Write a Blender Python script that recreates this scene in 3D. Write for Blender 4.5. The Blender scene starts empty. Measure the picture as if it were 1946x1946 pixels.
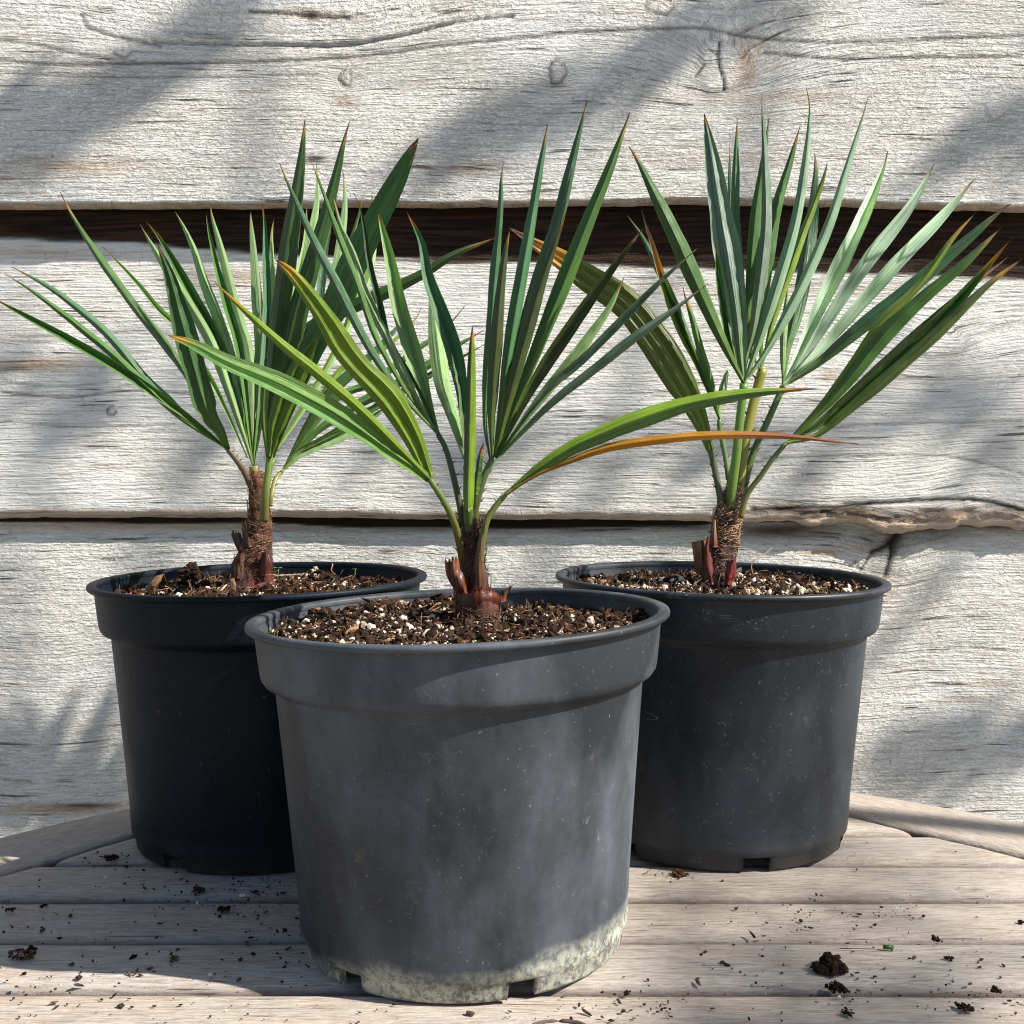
import bpy, math, random
import numpy as np
from mathutils import Vector, noise as mnoise

# ------------------------------------------------------------------ camera, light
SC = bpy.context.scene
COL = SC.collection
F, CH, PITCH = 2370.0, 0.3553, 0.0530          # focal length (photo pixels), camera height over the table, downward pitch

cam_d = bpy.data.cameras.new('camera')
cam = bpy.data.objects.new('camera', cam_d)
COL.objects.link(cam)
cam.location = (0, 0, CH)
cam.rotation_euler = (math.pi / 2 - PITCH, 0, 0)
cam_d.sensor_width = 36
cam_d.lens = F / 1946 * 36
cam_d.clip_start = 0.02
cam_d.clip_end = 500
SC.camera = cam

AZ, EL = math.radians(19), math.radians(40)
SUN = np.array([math.cos(EL) * math.cos(AZ), -math.cos(EL) * math.sin(AZ), math.sin(EL)])   # towards the sun

w = bpy.data.worlds.new('World')
SC.world = w
w.use_nodes = True
wn = w.node_tree
sky = wn.nodes.new('ShaderNodeTexSky')
sky.sky_type = 'NISHITA'
sky.sun_disc = False
sky.sun_elevation = EL
sky.sun_rotation = math.atan2(SUN[0], SUN[1])
bg = wn.nodes['Background']
bg.inputs['Strength'].default_value = 0.075
wn.links.new(sky.outputs[0], bg.inputs[0])

sd = bpy.data.lights.new('sun', 'SUN')
sd.energy = 5.0
sd.angle = math.radians(0.53)
sd.color = (1.0, 0.94, 0.85)
so = bpy.data.objects.new('sun', sd)
COL.objects.link(so)
so.rotation_euler = Vector(SUN).to_track_quat('Z', 'Y').to_euler()
so.location = (3, -2, 4)

SC.view_settings.view_transform = 'Standard'
SC.view_settings.look = 'None'
SC.view_settings.gamma = 1
SC.view_settings.use_curve_mapping = False
SC.view_settings.exposure = 1.2
SC.cycles.filter_width = 1.15

# ------------------------------------------------------------------ helpers
random.seed(7)
RNG = np.random.default_rng(11)

def ray(px, py):
    a = (px - 973) / F
    b = -(py - 973) / F
    return np.array([a, math.cos(PITCH) + b * math.sin(PITCH), -math.sin(PITCH) + b * math.cos(PITCH)])

def at(px, py, Y):
    """point of the place at distance Y seen at photo pixel px,py"""
    d = ray(px, py)
    return d * (Y / d[1]) + np.array([0, 0, CH])

def gp(px, py, z=0.0):
    d = ray(px, py)
    return d * ((z - CH) / d[2]) + np.array([0, 0, CH])

def hash2(ix, iy, seed):
    h = (ix.astype(np.int64) * 374761393 + iy.astype(np.int64) * 668265263 + seed * 1442695041) & 0xffffffff
    h = ((h ^ (h >> 13)) * 1274126177) & 0xffffffff
    h = (h ^ (h >> 16)) & 0xffffffff
    return h / 4294967295.0

def vnoise(x, y, seed=0):
    ix, iy = np.floor(x), np.floor(y)
    fx, fy = x - ix, y - iy
    fx = fx * fx * (3 - 2 * fx); fy = fy * fy * (3 - 2 * fy)
    a = hash2(ix, iy, seed); b = hash2(ix + 1, iy, seed)
    c = hash2(ix, iy + 1, seed); d = hash2(ix + 1, iy + 1, seed)
    return (a * (1 - fx) + b * fx) * (1 - fy) + (c * (1 - fx) + d * fx) * fy

def fbm(x, y, seed=0, n=4):
    s = 0; a = .5
    for i in range(n):
        s = s + a * vnoise(x * 2 ** i, y * 2 ** i, seed + i * 17); a *= .5
    return s

def mesh(name, verts, faces, mat, parent=None, origin=(0, 0, 0), smooth=True, attrs=None, colors=None, mats=None, fmat=None):
    me = bpy.data.meshes.new(name)
    v = np.asarray(verts, dtype=np.float64) - np.asarray(origin)
    me.from_pydata(v.tolist(), [], faces if isinstance(faces, list) else faces.tolist())
    for m in (mats or [mat]):
        me.materials.append(m)
    if fmat is not None:
        me.polygons.foreach_set('material_index', np.asarray(fmat, dtype=np.int32))
    if smooth:
        me.polygons.foreach_set('use_smooth', np.ones(len(me.polygons), dtype=bool))
    for k, a in (attrs or {}).items():
        at_ = me.attributes.new(k, 'FLOAT', 'POINT')
        at_.data.foreach_set('value', np.asarray(a, dtype=np.float32).ravel())
    if colors is not None:
        ca = me.color_attributes.new('tint', 'FLOAT_COLOR', 'POINT')
        c = np.ones((len(v), 4), dtype=np.float32)
        c[:, :3] = colors
        ca.data.foreach_set('color', c.ravel())
    me.update()
    o = bpy.data.objects.new(name, me)
    COL.objects.link(o)
    if parent is not None:
        o.parent = parent
    return o

def thing(name, label, cat, loc=(0, 0, 0), group=None):
    o = bpy.data.objects.new(name, None)
    o.empty_display_size = .05
    COL.objects.link(o)
    o.location = loc
    o['label'] = label; o['category'] = cat
    if group: o['group'] = group
    return o

def tag(o, label=None, cat=None, group=None, kind=None):
    if label: o['label'] = label
    if cat: o['category'] = cat
    if group: o['group'] = group
    if kind: o['kind'] = kind
    return o

def grid_faces(nr, nc, wrap=False):
    r = np.arange(nr - 1)[:, None]
    c = np.arange(nc if wrap else nc - 1)[None, :]
    c2 = (c + 1) % nc
    return np.stack([r * nc + c, r * nc + c2, (r + 1) * nc + c2, (r + 1) * nc + c], -1).reshape(-1, 4)

def catmull(P, n):
    P = np.asarray(P, dtype=float)
    if len(P) == 2:
        t = np.linspace(0, 1, n)[:, None]
        return P[0] * (1 - t) + P[1] * t
    Q = np.vstack([2 * P[0] - P[1], P, 2 * P[-1] - P[-2]])
    L = np.concatenate([[0], np.cumsum(np.linalg.norm(np.diff(P[:, :3], axis=0), axis=1))])
    L /= L[-1]
    out = []
    for u in np.linspace(0, 1, n):
        i = min(np.searchsorted(L, u, 'right') - 1, len(P) - 2)
        t = (u - L[i]) / max(L[i + 1] - L[i], 1e-9)
        p0, p1, p2, p3 = Q[i], Q[i + 1], Q[i + 2], Q[i + 3]
        out.append(.5 * ((2 * p1) + (-p0 + p2) * t + (2 * p0 - 5 * p1 + 4 * p2 - p3) * t * t + (-p0 + 3 * p1 - 3 * p2 + p3) * t ** 3))
    return np.array(out)

def tube_data(P, R, seg=8, flat=1.0, jitter=0.0):
    """P (n,3), R (n,) -> verts, faces"""
    P = np.asarray(P, float); R = np.broadcast_to(np.asarray(R, float), (len(P),))
    T = np.gradient(P, axis=0); T /= np.linalg.norm(T, axis=1)[:, None] + 1e-12
    ref = np.array([0, 1, 0.]) if abs(T[0][1]) < .8 else np.array([1., 0, 0])
    A = np.cross(T, ref); A /= np.linalg.norm(A, axis=1)[:, None] + 1e-12
    B = np.cross(A, T)
    th = np.linspace(0, 2 * np.pi, seg, endpoint=False)
    V = P[:, None] + R[:, None, None] * (np.cos(th)[None, :, None] * A[:, None] + flat * np.sin(th)[None, :, None] * B[:, None])
    if jitter:
        V += RNG.normal(0, jitter, V.shape)
    V = V.reshape(-1, 3)
    Fq = grid_faces(len(P), seg, True).tolist()
    Fq.append(list(range(seg))[::-1]); Fq.append([(len(P) - 1) * seg + i for i in range(seg)])
    return V, Fq

def merge(parts):
    V, Fs, n = [], [], 0
    for v, f in parts:
        V.append(v); Fs += [[i + n for i in q] for q in f]; n += len(v)
    return np.vstack(V), Fs

ICO_V = None
def ico():
    global ICO_V, ICO_F
    if ICO_V is None:
        p = (1 + 5 ** .5) / 2
        v = np.array([(-1, p, 0), (1, p, 0), (-1, -p, 0), (1, -p, 0), (0, -1, p), (0, 1, p), (0, -1, -p), (0, 1, -p), (p, 0, -1), (p, 0, 1), (-p, 0, -1), (-p, 0, 1)], float)
        ICO_V = v / np.linalg.norm(v[0])
        ICO_F = np.array([(0, 11, 5), (0, 5, 1), (0, 1, 7), (0, 7, 10), (0, 10, 11), (1, 5, 9), (5, 11, 4), (11, 10, 2), (10, 7, 6), (7, 1, 8), (3, 9, 4), (3, 4, 2), (3, 2, 6), (3, 6, 8), (3, 8, 9), (4, 9, 5), (2, 4, 11), (6, 2, 10), (8, 6, 7), (9, 8, 1)])
    return ICO_V, ICO_F

def blobs(C, S, rough=.28, flat=None, rng=RNG):
    """many small irregular grains: C (n,3) centres, S (n,) or (n,3) radii"""
    V0, F0 = ico()
    n = len(C); S = np.asarray(S, float)
    if S.ndim == 1: S = S[:, None] * rng.uniform(.6, 1.3, (n, 3))
    v = V0[None] * (1 + rng.normal(0, rough, (n, 12, 1)).clip(-.55, .6)) * S[:, None, :]
    a = rng.uniform(0, 6.283, n); b = rng.uniform(-.9, .9, n)
    ca, sa, cb, sb = np.cos(a), np.sin(a), np.cos(b), np.sin(b)
    x = v[..., 0] * ca[:, None] - v[..., 1] * sa[:, None]; y = v[..., 0] * sa[:, None] + v[..., 1] * ca[:, None]; z = v[..., 2]
    y2 = y * cb[:, None] - z * sb[:, None]; z2 = y * sb[:, None] + z * cb[:, None]
    v = np.stack([x, y2, z2], -1) + np.asarray(C)[:, None, :]
    f = (F0[None] + 12 * np.arange(n)[:, None, None]).reshape(-1, 3)
    return v.reshape(-1, 3), f

# ------------------------------------------------------------------ node helpers
class NT:
    def __init__(s, name, rough=.6, spec=.3):
        m = bpy.data.materials.new(name); m.use_nodes = True
        s.m = m; s.t = m.node_tree; s.n = s.t.nodes; s.l = s.t.links
        s.b = s.n['Principled BSDF']
        s.b.inputs['Roughness'].default_value = rough
        s.b.inputs['Specular IOR Level'].default_value = spec
    def node(s, typ, **kw):
        n = s.n.new(typ)
        for k, v in kw.items(): setattr(n, k, v)
        return n
    def link(s, a, b): s.l.new(a, b)
    def _in(s, sock, v):
        if isinstance(v, bpy.types.NodeSocket): s.l.new(v, sock)
        else: sock.default_value = v
    def math(s, op, a, b=0.0, c=None, clamp=False):
        n = s.node('ShaderNodeMath', operation=op, use_clamp=clamp)
        s._in(n.inputs[0], a); s._in(n.inputs[1], b)
        if c is not None: s._in(n.inputs[2], c)
        return n.outputs[0]
    def vmul(s, a, v):
        n = s.node('ShaderNodeVectorMath', operation='MULTIPLY'); s._in(n.inputs[0], a); s._in(n.inputs[1], v); return n.outputs[0]
    def vadd(s, a, v):
        n = s.node('ShaderNodeVectorMath', operation='ADD'); s._in(n.inputs[0], a); s._in(n.inputs[1], v); return n.outputs[0]
    def noise(s, vec, scale=1, detail=3, rough=.55, dist=0):
        n = s.node('ShaderNodeTexNoise'); s._in(n.inputs['Vector'], vec)
        n.inputs['Scale'].default_value = scale; n.inputs['Detail'].default_value = detail
        n.inputs['Roughness'].default_value = rough; n.inputs['Distortion'].default_value = dist
        return n.outputs['Fac']
    def vor(s, vec, scale=1, feature='F1'):
        n = s.node('ShaderNodeTexVoronoi', feature=feature); s._in(n.inputs['Vector'], vec)
        n.inputs['Scale'].default_value = scale
        return n.outputs['Distance']
    def remap(s, v, a, b, c=0.0, d=1.0):
        n = s.node('ShaderNodeMapRange', clamp=True); s._in(n.inputs[0], v)
        n.inputs[1].default_value = a; n.inputs[2].default_value = b; n.inputs[3].default_value = c; n.inputs[4].default_value = d
        return n.outputs[0]
    def mix(s, f, a, b, blend='MIX'):
        n = s.node('ShaderNodeMix', data_type='RGBA', blend_type=blend)
        s._in(n.inputs[0], f)
        s._in(n.inputs[6], a if isinstance(a, bpy.types.NodeSocket) else (*a, 1))
        s._in(n.inputs[7], b if isinstance(b, bpy.types.NodeSocket) else (*b, 1))
        return n.outputs[2]
    def attr(s, name, out='Fac'):
        n = s.node('ShaderNodeAttribute', attribute_name=name); return n.outputs[out]
    def obj(s):
        return s.node('ShaderNodeTexCoord').outputs['Object']
    def sep(s, v):
        n = s.node('ShaderNodeSeparateXYZ'); s._in(n.inputs[0], v); return n.outputs
    def comb(s, x, y, z):
        n = s.node('ShaderNodeCombineXYZ'); s._in(n.inputs[0], x); s._in(n.inputs[1], y); s._in(n.inputs[2], z); return n.outputs[0]
    def bump(s, h, dist, strength=1.0):
        n = s.node('ShaderNodeBump'); n.inputs['Strength'].default_value = strength; n.inputs['Distance'].default_value = dist
        s._in(n.inputs['Height'], h); s.l.new(n.outputs[0], s.b.inputs['Normal']); return n
    def base(s, c): s._in(s.b.inputs['Base Color'], c if isinstance(c, bpy.types.NodeSocket) else (*c, 1))

# ---- weathered wall wood; boards carry the attributes grain, dark, brown, tan
def wall_wood(name, flaky, seed, relief=.0030):
    k = NT(name, .85, .15)
    x, y, z = k.sep(k.obj())
    g = k.attr('grain')
    P = k.comb(k.math('ADD', x, seed), 0.0, g)
    warp = k.noise(k.vmul(P, (30, 1, 60)), 1, 2, .5)
    P2 = k.vadd(P, k.comb(0.0, 0.0, k.math('MULTIPLY', warp, .0020)))
    fine = k.noise(k.vmul(P2, (13, 1, 330)), 1, 2, .5)            # saw ridges along the grain
    hair = k.noise(k.vmul(P2, (60, 1, 640)), 1, 2, .6)
    flake = k.noise(k.vmul(P2, (110, 1, 290)), 1, 4, .62, .6)     # torn fibres left by the saw
    flakem = k.remap(flake, .44, .58)
    big = k.noise(k.vmul(P, (2.2, 1, 30)), 1, 4, .6)
    patch = k.noise(k.vmul(P, (5, 1, 9)), 1, 4, .6)
    fmask = k.math('MULTIPLY', k.remap(patch, .35, .6, .45, 1.0), flaky)
    h = k.math('ADD', k.math('MULTIPLY', fine, 1.2), k.math('MULTIPLY', hair, .45))
    h = k.math('ADD', h, k.math('MULTIPLY', k.math('MULTIPLY', flakem, fmask), .55))
    lines = k.remap(k.noise(k.vmul(P2, (7, 1, 230)), 1, 2, .5, .2), .61, .68)     # hairline checks
    lines = k.math('MULTIPLY', lines, k.remap(k.noise(k.vmul(P, (22, 1, 60)), 1, 2), .42, .58))
    ticks = k.remap(k.noise(k.vmul(P2, (240, 1, 420)), 1, 2, .5, 1.5), .66, .72)
    h = k.math('SUBTRACT', h, k.math('MULTIPLY', lines, .9))
    h = k.math('SUBTRACT', h, k.math('MULTIPLY', ticks, .5))
    k.bump(h, relief, 1.0)
    c = k.mix(k.remap(big, .3, .7), (.57, .58, .58), (.68, .665, .62))
    c = k.mix(k.remap(patch, .40, .65, 0, .55), c, (.69, .65, .58))
    c = k.mix(k.remap(fine, .53, .36, 0, .50), c, (.32, .295, .265))  # ridge and flake hollows painted darker, adding their shadow to the colour
    c = k.mix(k.remap(hair, .46, .30, 0, .30), c, (.20, .175, .15))
    c = k.mix(k.math('MULTIPLY', k.remap(flake, .44, .34), k.math('MULTIPLY', fmask, .36)), c, (.28, .25, .22))
    c = k.mix(k.math('MULTIPLY', flakem, k.math('MULTIPLY', fmask, .35)), c, (.76, .74, .68))
    c = k.mix(k.math('MULTIPLY', ticks, .35), c, (.14, .12, .10))
    stain = k.math('MULTIPLY', k.remap(k.noise(k.vmul(P, (7, 1, 26)), 1, 5, .7), .57, .74), k.remap(fine, .56, .42))
    c = k.mix(k.math('MULTIPLY', stain, .5), c, (.26, .175, .11))
    c = k.mix(k.math('MULTIPLY', lines, .85), c, (.07, .06, .05))
    t = k.attr('tan')
    tn = k.math('MULTIPLY', t, k.remap(hair, .3, .6, .55, 1.0))
    c = k.mix(tn, c, (.36, .24, .14))
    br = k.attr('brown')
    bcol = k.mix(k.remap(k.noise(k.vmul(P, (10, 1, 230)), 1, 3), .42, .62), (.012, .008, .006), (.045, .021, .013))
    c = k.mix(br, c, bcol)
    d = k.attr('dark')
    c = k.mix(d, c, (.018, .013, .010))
    k.base(c)
    return k.m

def table_wood(name, seed):
    k = NT(name, .72, .25)
    oi = k.node('ShaderNodeObjectInfo')
    off = k.math('MULTIPLY', oi.outputs['Random'], 37.0)
    o = k.vadd(k.obj(), k.comb(off, off, 0.0))
    fine = k.noise(k.vmul(o, (55, 480, 60)), 1, 3, .65)
    mid = k.noise(k.vmul(o, (13, 60, 10)), 1, 6, .72, .6)
    blot = k.noise(k.vmul(o, (7, 22, 10)), 1, 5, .65)
    c = k.mix(k.remap(mid, .3, .7), (.33, .282, .236), (.42, .372, .322))
    c = k.mix(k.remap(blot, .35, .68), c, (.37, .355, .33))
    c = k.mix(k.remap(oi.outputs['Random'], 0, 1, 0, .45), c, (.37, .305, .245))
    c = k.mix(k.remap(fine, .56, .36, 0, .6), c, (.17, .13, .10))
    br = k.math('MULTIPLY', k.remap(k.noise(k.vmul(o, (9, 45, 10)), 1, 5, .7), .54, .75), .65)
    c = k.mix(br, c, (.25, .165, .11))
    checks = k.remap(k.noise(k.vmul(o, (14, 420, 30)), 1, 2), .68, .74)
    c = k.mix(k.math('MULTIPLY', checks, .7), c, (.08, .06, .05))
    rr = k.remap(k.noise(k.vmul(o, (160, 420, 1)), 1, 3, .7), .60, .72, 0, .5)
    c = k.mix(rr, c, (.54, .50, .46))
    c = k.mix(k.attr('edge'), c, (.075, .052, .042))  # seam dirt, plus shade of the rounded edges and gaps painted in
    k.base(c)
    h = k.math('ADD', fine, k.math('MULTIPLY', k.noise(k.vmul(o, (120, 350, 1)), 1, 3), .6))
    h = k.math('SUBTRACT', h, checks)
    k.bump(h, .0014, 1.0)
    return k.m

def pot_plastic(name, dust, lime, seed, scuff=.6, base=(.0038, .0070, .0125), gloss=.45):
    k = NT(name, .45, gloss)
    o = k.obj()
    x, y, z = k.sep(o)
    q = k.vadd(o, (seed, seed * 1.7, 0))
    n1 = k.noise(k.vmul(q, (1, 1, .55)), 11, 6, .60, .3)
    n2 = k.noise(q, 60, 5, .7)
    n3 = k.noise(k.vmul(q, (1, 1, .22)), 34, 4, .6)
    d = k.math('MULTIPLY', k.remap(n1, .40, .62, .10, 1), k.remap(n3, .3, .65, .6, 1))
    d = k.math('MULTIPLY', d, k.remap(n2, .35, .62, .82, 1))
    c = k.mix(k.math('MULTIPLY', d, dust, clamp=True), base, (.185, .212, .25))
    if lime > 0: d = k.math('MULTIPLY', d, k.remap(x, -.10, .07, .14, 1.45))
    spk = k.remap(k.noise(q, 340, 2, .6), .70, .74)
    c = k.mix(k.math('MULTIPLY', spk, .1 + .35 * dust), c, (.42, .40, .36))
    # curled scratches: thin contour lines of a noise, broken up by another
    w1 = k.noise(q, 45, 3, .5, 1.5)
    line = k.remap(k.math('ABSOLUTE', k.math('SUBTRACT', w1, .5)), .0, .004, 1, 0)
    line = k.math('MULTIPLY', line, k.remap(k.noise(q, 60, 5, .8), .54, .62))
    line2 = k.remap(k.math('ABSOLUTE', k.math('SUBTRACT', k.noise(k.vmul(q, (3, 3, 40)), 1.6, 2, .4), .5)), .0, .0016, 1, 0)
    line2 = k.math('MULTIPLY', line2, k.remap(k.noise(q, 34, 3, .6), .60, .66))
    c = k.mix(k.math('MULTIPLY', k.math('MAXIMUM', line, line2), scuff), c, (.33, .35, .34))
    brn = k.remap(k.noise(k.vadd(q, (4, 4, 4)), 27, 3, .5), .70, .76, 0, .35)
    c = k.mix(brn, c, (.20, .12, .06))
    if lime > 0:
        lim = k.math('ADD', k.remap(z, .002, .085, .52, -1.45), k.math('MULTIPLY', k.math('SUBTRACT', n1, .5), .9))
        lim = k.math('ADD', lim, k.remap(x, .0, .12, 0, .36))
        lm = k.remap(lim, .02, .42)
        crk = k.remap(k.noise(q, 170, 5, .8), .42, .56)
        lm2 = k.math('MULTIPLY', lm, k.math('MULTIPLY', k.remap(crk, 0, 1, .24, 1), k.remap(n2, .36, .52, .7, 1)))
        c = k.mix(k.math('MULTIPLY', lm2, lime), c, k.mix(n2, (.33, .345, .30), (.47, .46, .37)))
        rr = k.math('MAXIMUM', k.remap(lm2, 0, 1, .55, .9), k.remap(d, 0, .7, .55, .68))
    else:
        edge = k.remap(z, .0, .03, .5, 0)
        c = k.mix(k.math('MULTIPLY', edge, n2), c, (.09, .075, .06))
        rr = k.remap(d, 0, 1, .46, .62)
    k.link(rr, k.b.inputs['Roughness'])
    k.base(c)
    k.bump(k.math('ADD', k.math('ADD', k.math('MULTIPLY', n2, .4), k.math('MULTIPLY', n1, 1.2)), k.math('MULTIPLY', line, -.3)), .0011, .6)
    return k.m

def leaf_mat():
    k = NT('palm_leaf', .42, .45)
    tint = k.attr('tint', 'Color')
    v = k.attr('across'); u = k.attr('along')
    veins = k.noise(k.comb(k.math('MULTIPLY', v, 9.0), k.math('MULTIPLY', u, 3.0), k.attr('leafid')), 1.5, 2, .6)
    ribs = k.noise(k.comb(k.math('MULTIPLY', v, 5.0), k.math('MULTIPLY', u, .6), k.attr('leafid')), 1.0, 1, .5)
    spots = k.remap(k.noise(k.obj(), 230, 3, .6), .64, .74, 0, .6)
    mott = k.noise(k.obj(), 55, 4, .6)
    c = k.mix(k.remap(veins, .3, .7), k.mix(1.0, tint, (.55, .60, .52), 'MULTIPLY'), k.mix(1.0, tint, (1.42, 1.34, 1.42), 'MULTIPLY'))
    c = k.mix(k.remap(ribs, .42, .60, 0, .55), c, k.mix(1.0, tint, (1.55, 1.45, 1.35), 'MULTIPLY'))
    c = k.mix(k.remap(mott, .4, .7, 0, .30), c, k.mix(1.0, tint, (1.5, 1.35, 1.5), 'MULTIPLY'))
    c = k.mix(spots, c, (.12, .10, .04))
    k.base(c)
    k.bump(k.math('ADD', veins, ribs), .0012, .8)
    tr = k.node('ShaderNodeBsdfTranslucent')
    k.link(k.mix(1.0, c, (2.1, 2.35, .6), 'MULTIPLY'), tr.inputs[0])
    mx = k.node('ShaderNodeMixShader'); mx.inputs[0].default_value = .34
    k.link(k.b.outputs[0], mx.inputs[1]); k.link(tr.outputs[0], mx.inputs[2])
    k.link(mx.outputs[0], k.n['Material Output'].inputs[0])
    return k.m

def tint_mat(name, rough=.9, spec=.1, bscale=400, bdist=.0006, var=.5, stretch=(1, 1, 1)):
    k = NT(name, rough, spec)
    n = k.noise(k.vmul(k.obj(), stretch), bscale, 3, .6)
    t = k.attr('tint', 'Color')
    k.base(k.mix(k.remap(n, .3, .7), k.mix(1.0, t, (1 - var,) * 3, 'MULTIPLY'), k.mix(1.0, t, (1 + var * .5,) * 3, 'MULTIPLY')))
    k.bump(n, bdist, .8)
    return k.m

M_LEAF = leaf_mat()
M_SOIL = tint_mat('potting_soil', .95, .05, 500, .0008)
M_TRUNK = tint_mat('fibrous_trunk', .8, .2, 260, .0014, .6, (1, 1, .35))
M_SHEATH = tint_mat('glossy_sheath', .40, .28, 320, .0009, .7, (1, 1, .10))
M_TABLE = table_wood('weathered_teak', 0)

# ------------------------------------------------------------------ ground far below
k = NT('paving', .9, .1)
n = k.noise(k.obj(), 9, 6, .7)
k.base(k.mix(n, (.16, .15, .13), (.30, .28, .25))); k.bump(k.noise(k.obj(), 60, 4, .7), .01, .6)
GZ = -.74
gr = mesh('ground', [(-150, -150, GZ), (150, -150, GZ), (150, 150, GZ), (-150, 150, GZ)], [[0, 1, 2, 3]], k.m, smooth=False)
tag(gr, kind='structure')

# ------------------------------------------------------------------ timber wall
WK = 1.10                                   # distance factor of the wall
zk = lambda z: CH + (z - CH) * WK
WALL_ORG = (0, 1.54, GZ)
wall = thing('timber_wall', 'wall of wide weathered pale grey horizontal timber boards behind the pots', 'wall', WALL_ORG)

def interp_px(pts, Y):
    """curve through photo pixels on the plane at Y: x -> z"""
    W = np.array([at(a, b, Y) for a, b in pts])
    return W[:, 0], W[:, 2]

XS = np.concatenate([np.linspace(-2.1, -.68, 36)[:-1], np.linspace(-.68, .68, 540), np.linspace(.68, 2.1, 36)[1:]])

def board(zb_pts, Yb, ztop, Yt, mat, feats, fineband=None, thick=.020, chamf=.010, seed=0, rag=None):
    """one board: wavy lower edge given in photo pixels, leaning back towards its top"""
    Yb *= WK; Yt *= WK; ztop = zk(ztop); fineband = (zk(fineband[0]), zk(fineband[1]))
    bx, bz = interp_px(zb_pts, Yb)
    zb = np.interp(XS, bx, bz)
    zb = zb + (vnoise(XS * 25, XS * 0, seed) - .5) * .0022 + (vnoise(XS * 90, XS * 0, seed + 3) - .5) * .0009
    if rag is not None:
        rx = np.interp(XS, [r[0] * WK for r in rag], [r[1] for r in rag])
        zb = zb + rx * ((fbm(XS * 22, XS * 0, 5, 5) - .5) * .022)
    else:
        rx = XS * 0
    fine = fineband if fineband else (float(bz.mean()), ztop)
    n = int((fine[1] - fine[0]) / .0021) + 2
    zs = np.linspace(fine[0], fine[1], n)
    if fine[0] > bz.mean() + .02: zs = np.concatenate([np.linspace(float(bz.mean()), fine[0], 12)[:-1], zs])
    if fine[1] < ztop - .02: zs = np.concatenate([zs, np.linspace(fine[1], ztop, 12)[1:]])
    t = (zs - zs[0]) / (zs[-1] - zs[0])                     # 0 bottom .. 1 top
    X = np.broadcast_to(XS[None], (len(zs), len(XS))).copy()
    near = np.exp(-(zs - zs[0]) / .05)[:, None]
    Z = zs[:, None] + (zb - zs[0])[None] * near
    Yf = Yb + (Yt - Yb) * (Z - zs[0]) / (ztop - zs[0])
    G = Z.copy(); dark = np.zeros_like(Z); brown = np.zeros_like(Z); tan = np.zeros_like(Z); H = np.zeros_like(Z)
    for ft in feats:
        kind = ft[0]
        if kind == 'warp':                                  # px centre, px radii, amplitude: bends the grain
            _, (px, py), (rx_, rz_), A = ft
            c = at(px, py, Yb); sx = rx_ * Yb / F; sz = rz_ * Yb / F
            G += A * np.exp(-((X - c[0]) / sx) ** 2 - ((Z - c[2]) / sz) ** 2)
    G += (fbm(X * 3, Z * 3, seed) - .5) * .02
    for ft in feats:
        kind = ft[0]
        if kind == 'knot':
            _, (px, py), (rx_, rz_), ring, st = ft
            c = at(px, py, Yb); sx = rx_ * Yb / F; sz = rz_ * Yb / F
            ang = np.arctan2(Z - c[2], X - c[0])
            r = np.sqrt(((X - c[0]) / sx) ** 2 + ((Z - c[2]) / sz) ** 2) * (1 + .10 * np.sin(ang * 3 + px) + .05 * np.sin(ang * 7))
            inside = 1 / (1 + np.exp((r - 1) * 14))
            G = G * (1 - .55 * inside) + .55 * inside * (G + r * .010)
            dark = np.maximum(dark, ring * np.exp(-((r - 1) / .20) ** 2) * (.65 + .45 * vnoise(ang * 3, r * 0 + 1, seed)))
            tan = np.maximum(tan, st * inside)
            H += inside * .0012 - .0012 * np.exp(-((r - 1) / .16) ** 2) * ring
        elif kind == 'line':
            _, pts, wd, stg, which = ft[:5]
            W = catmull(np.array([at(a, b, Yb)[[0, 2]] for a, b in pts]), 60)
            dmin = np.full(Z.shape, 9.0); wmin = wd * Yb / F
            jx = (vnoise(X * 160, Z * 160, 9) - .5) * .0016
            for a, b in zip(W[:-1], W[1:]):
                ab = b - a; L = (ab ** 2).sum() + 1e-12
                tt = (((X - a[0]) * ab[0] + (Z - a[1]) * ab[1]) / L).clip(0, 1)
                dd = np.hypot(X - a[0] - tt * ab[0], Z - a[1] - tt * ab[1] + jx)
                dmin = np.minimum(dmin, dd)
            m = stg * np.exp(-(dmin / wmin) ** 2)
            if which == 'dark': dark = np.maximum(dark, m); H -= m * .0016
            elif which == 'tan': tan = np.maximum(tan, m * (.4 + .8 * fbm(X * 20, Z * 80, 3)).clip(0, 1))
            elif which == 'ridge': H -= m * .003; dark = np.maximum(dark, m * .5 * vnoise(X * 60, Z * 10, 4))
        elif kind == 'spot':
            _, (px, py), (rx_, rz_), stg, which = ft
            c = at(px, py, Yb); sx = rx_ * Yb / F; sz = rz_ * Yb / F
            m = stg * np.exp(-((X - c[0]) / sx) ** 2 - ((Z - c[2]) / sz) ** 2)
            m = m * (.3 + 1.4 * fbm(X * 16, Z * 110, 6)).clip(0, 1)
            if which == 'tan': tan = np.maximum(tan, m)
            elif which == 'dark': dark = np.maximum(dark, m)
            else: brown = np.maximum(brown, m)
        elif kind == 'topband':                             # brown: never weathered strip behind the board above; dark: painted shade of the gap
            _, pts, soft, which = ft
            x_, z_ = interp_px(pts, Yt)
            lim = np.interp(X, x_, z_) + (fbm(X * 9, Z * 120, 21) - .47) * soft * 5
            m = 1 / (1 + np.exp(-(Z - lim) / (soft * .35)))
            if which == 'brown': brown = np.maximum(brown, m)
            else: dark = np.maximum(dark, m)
    H += (fbm(X * 5, Z * 12, seed + 1) - .5) * .006 + (fbm(X * 22, G * 60, seed + 2) - .5) * .0016
    # ragged, torn lower edge
    rg = rx[None] * np.exp(-((Z - (zb)[None]) / .014) ** 2)
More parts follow.
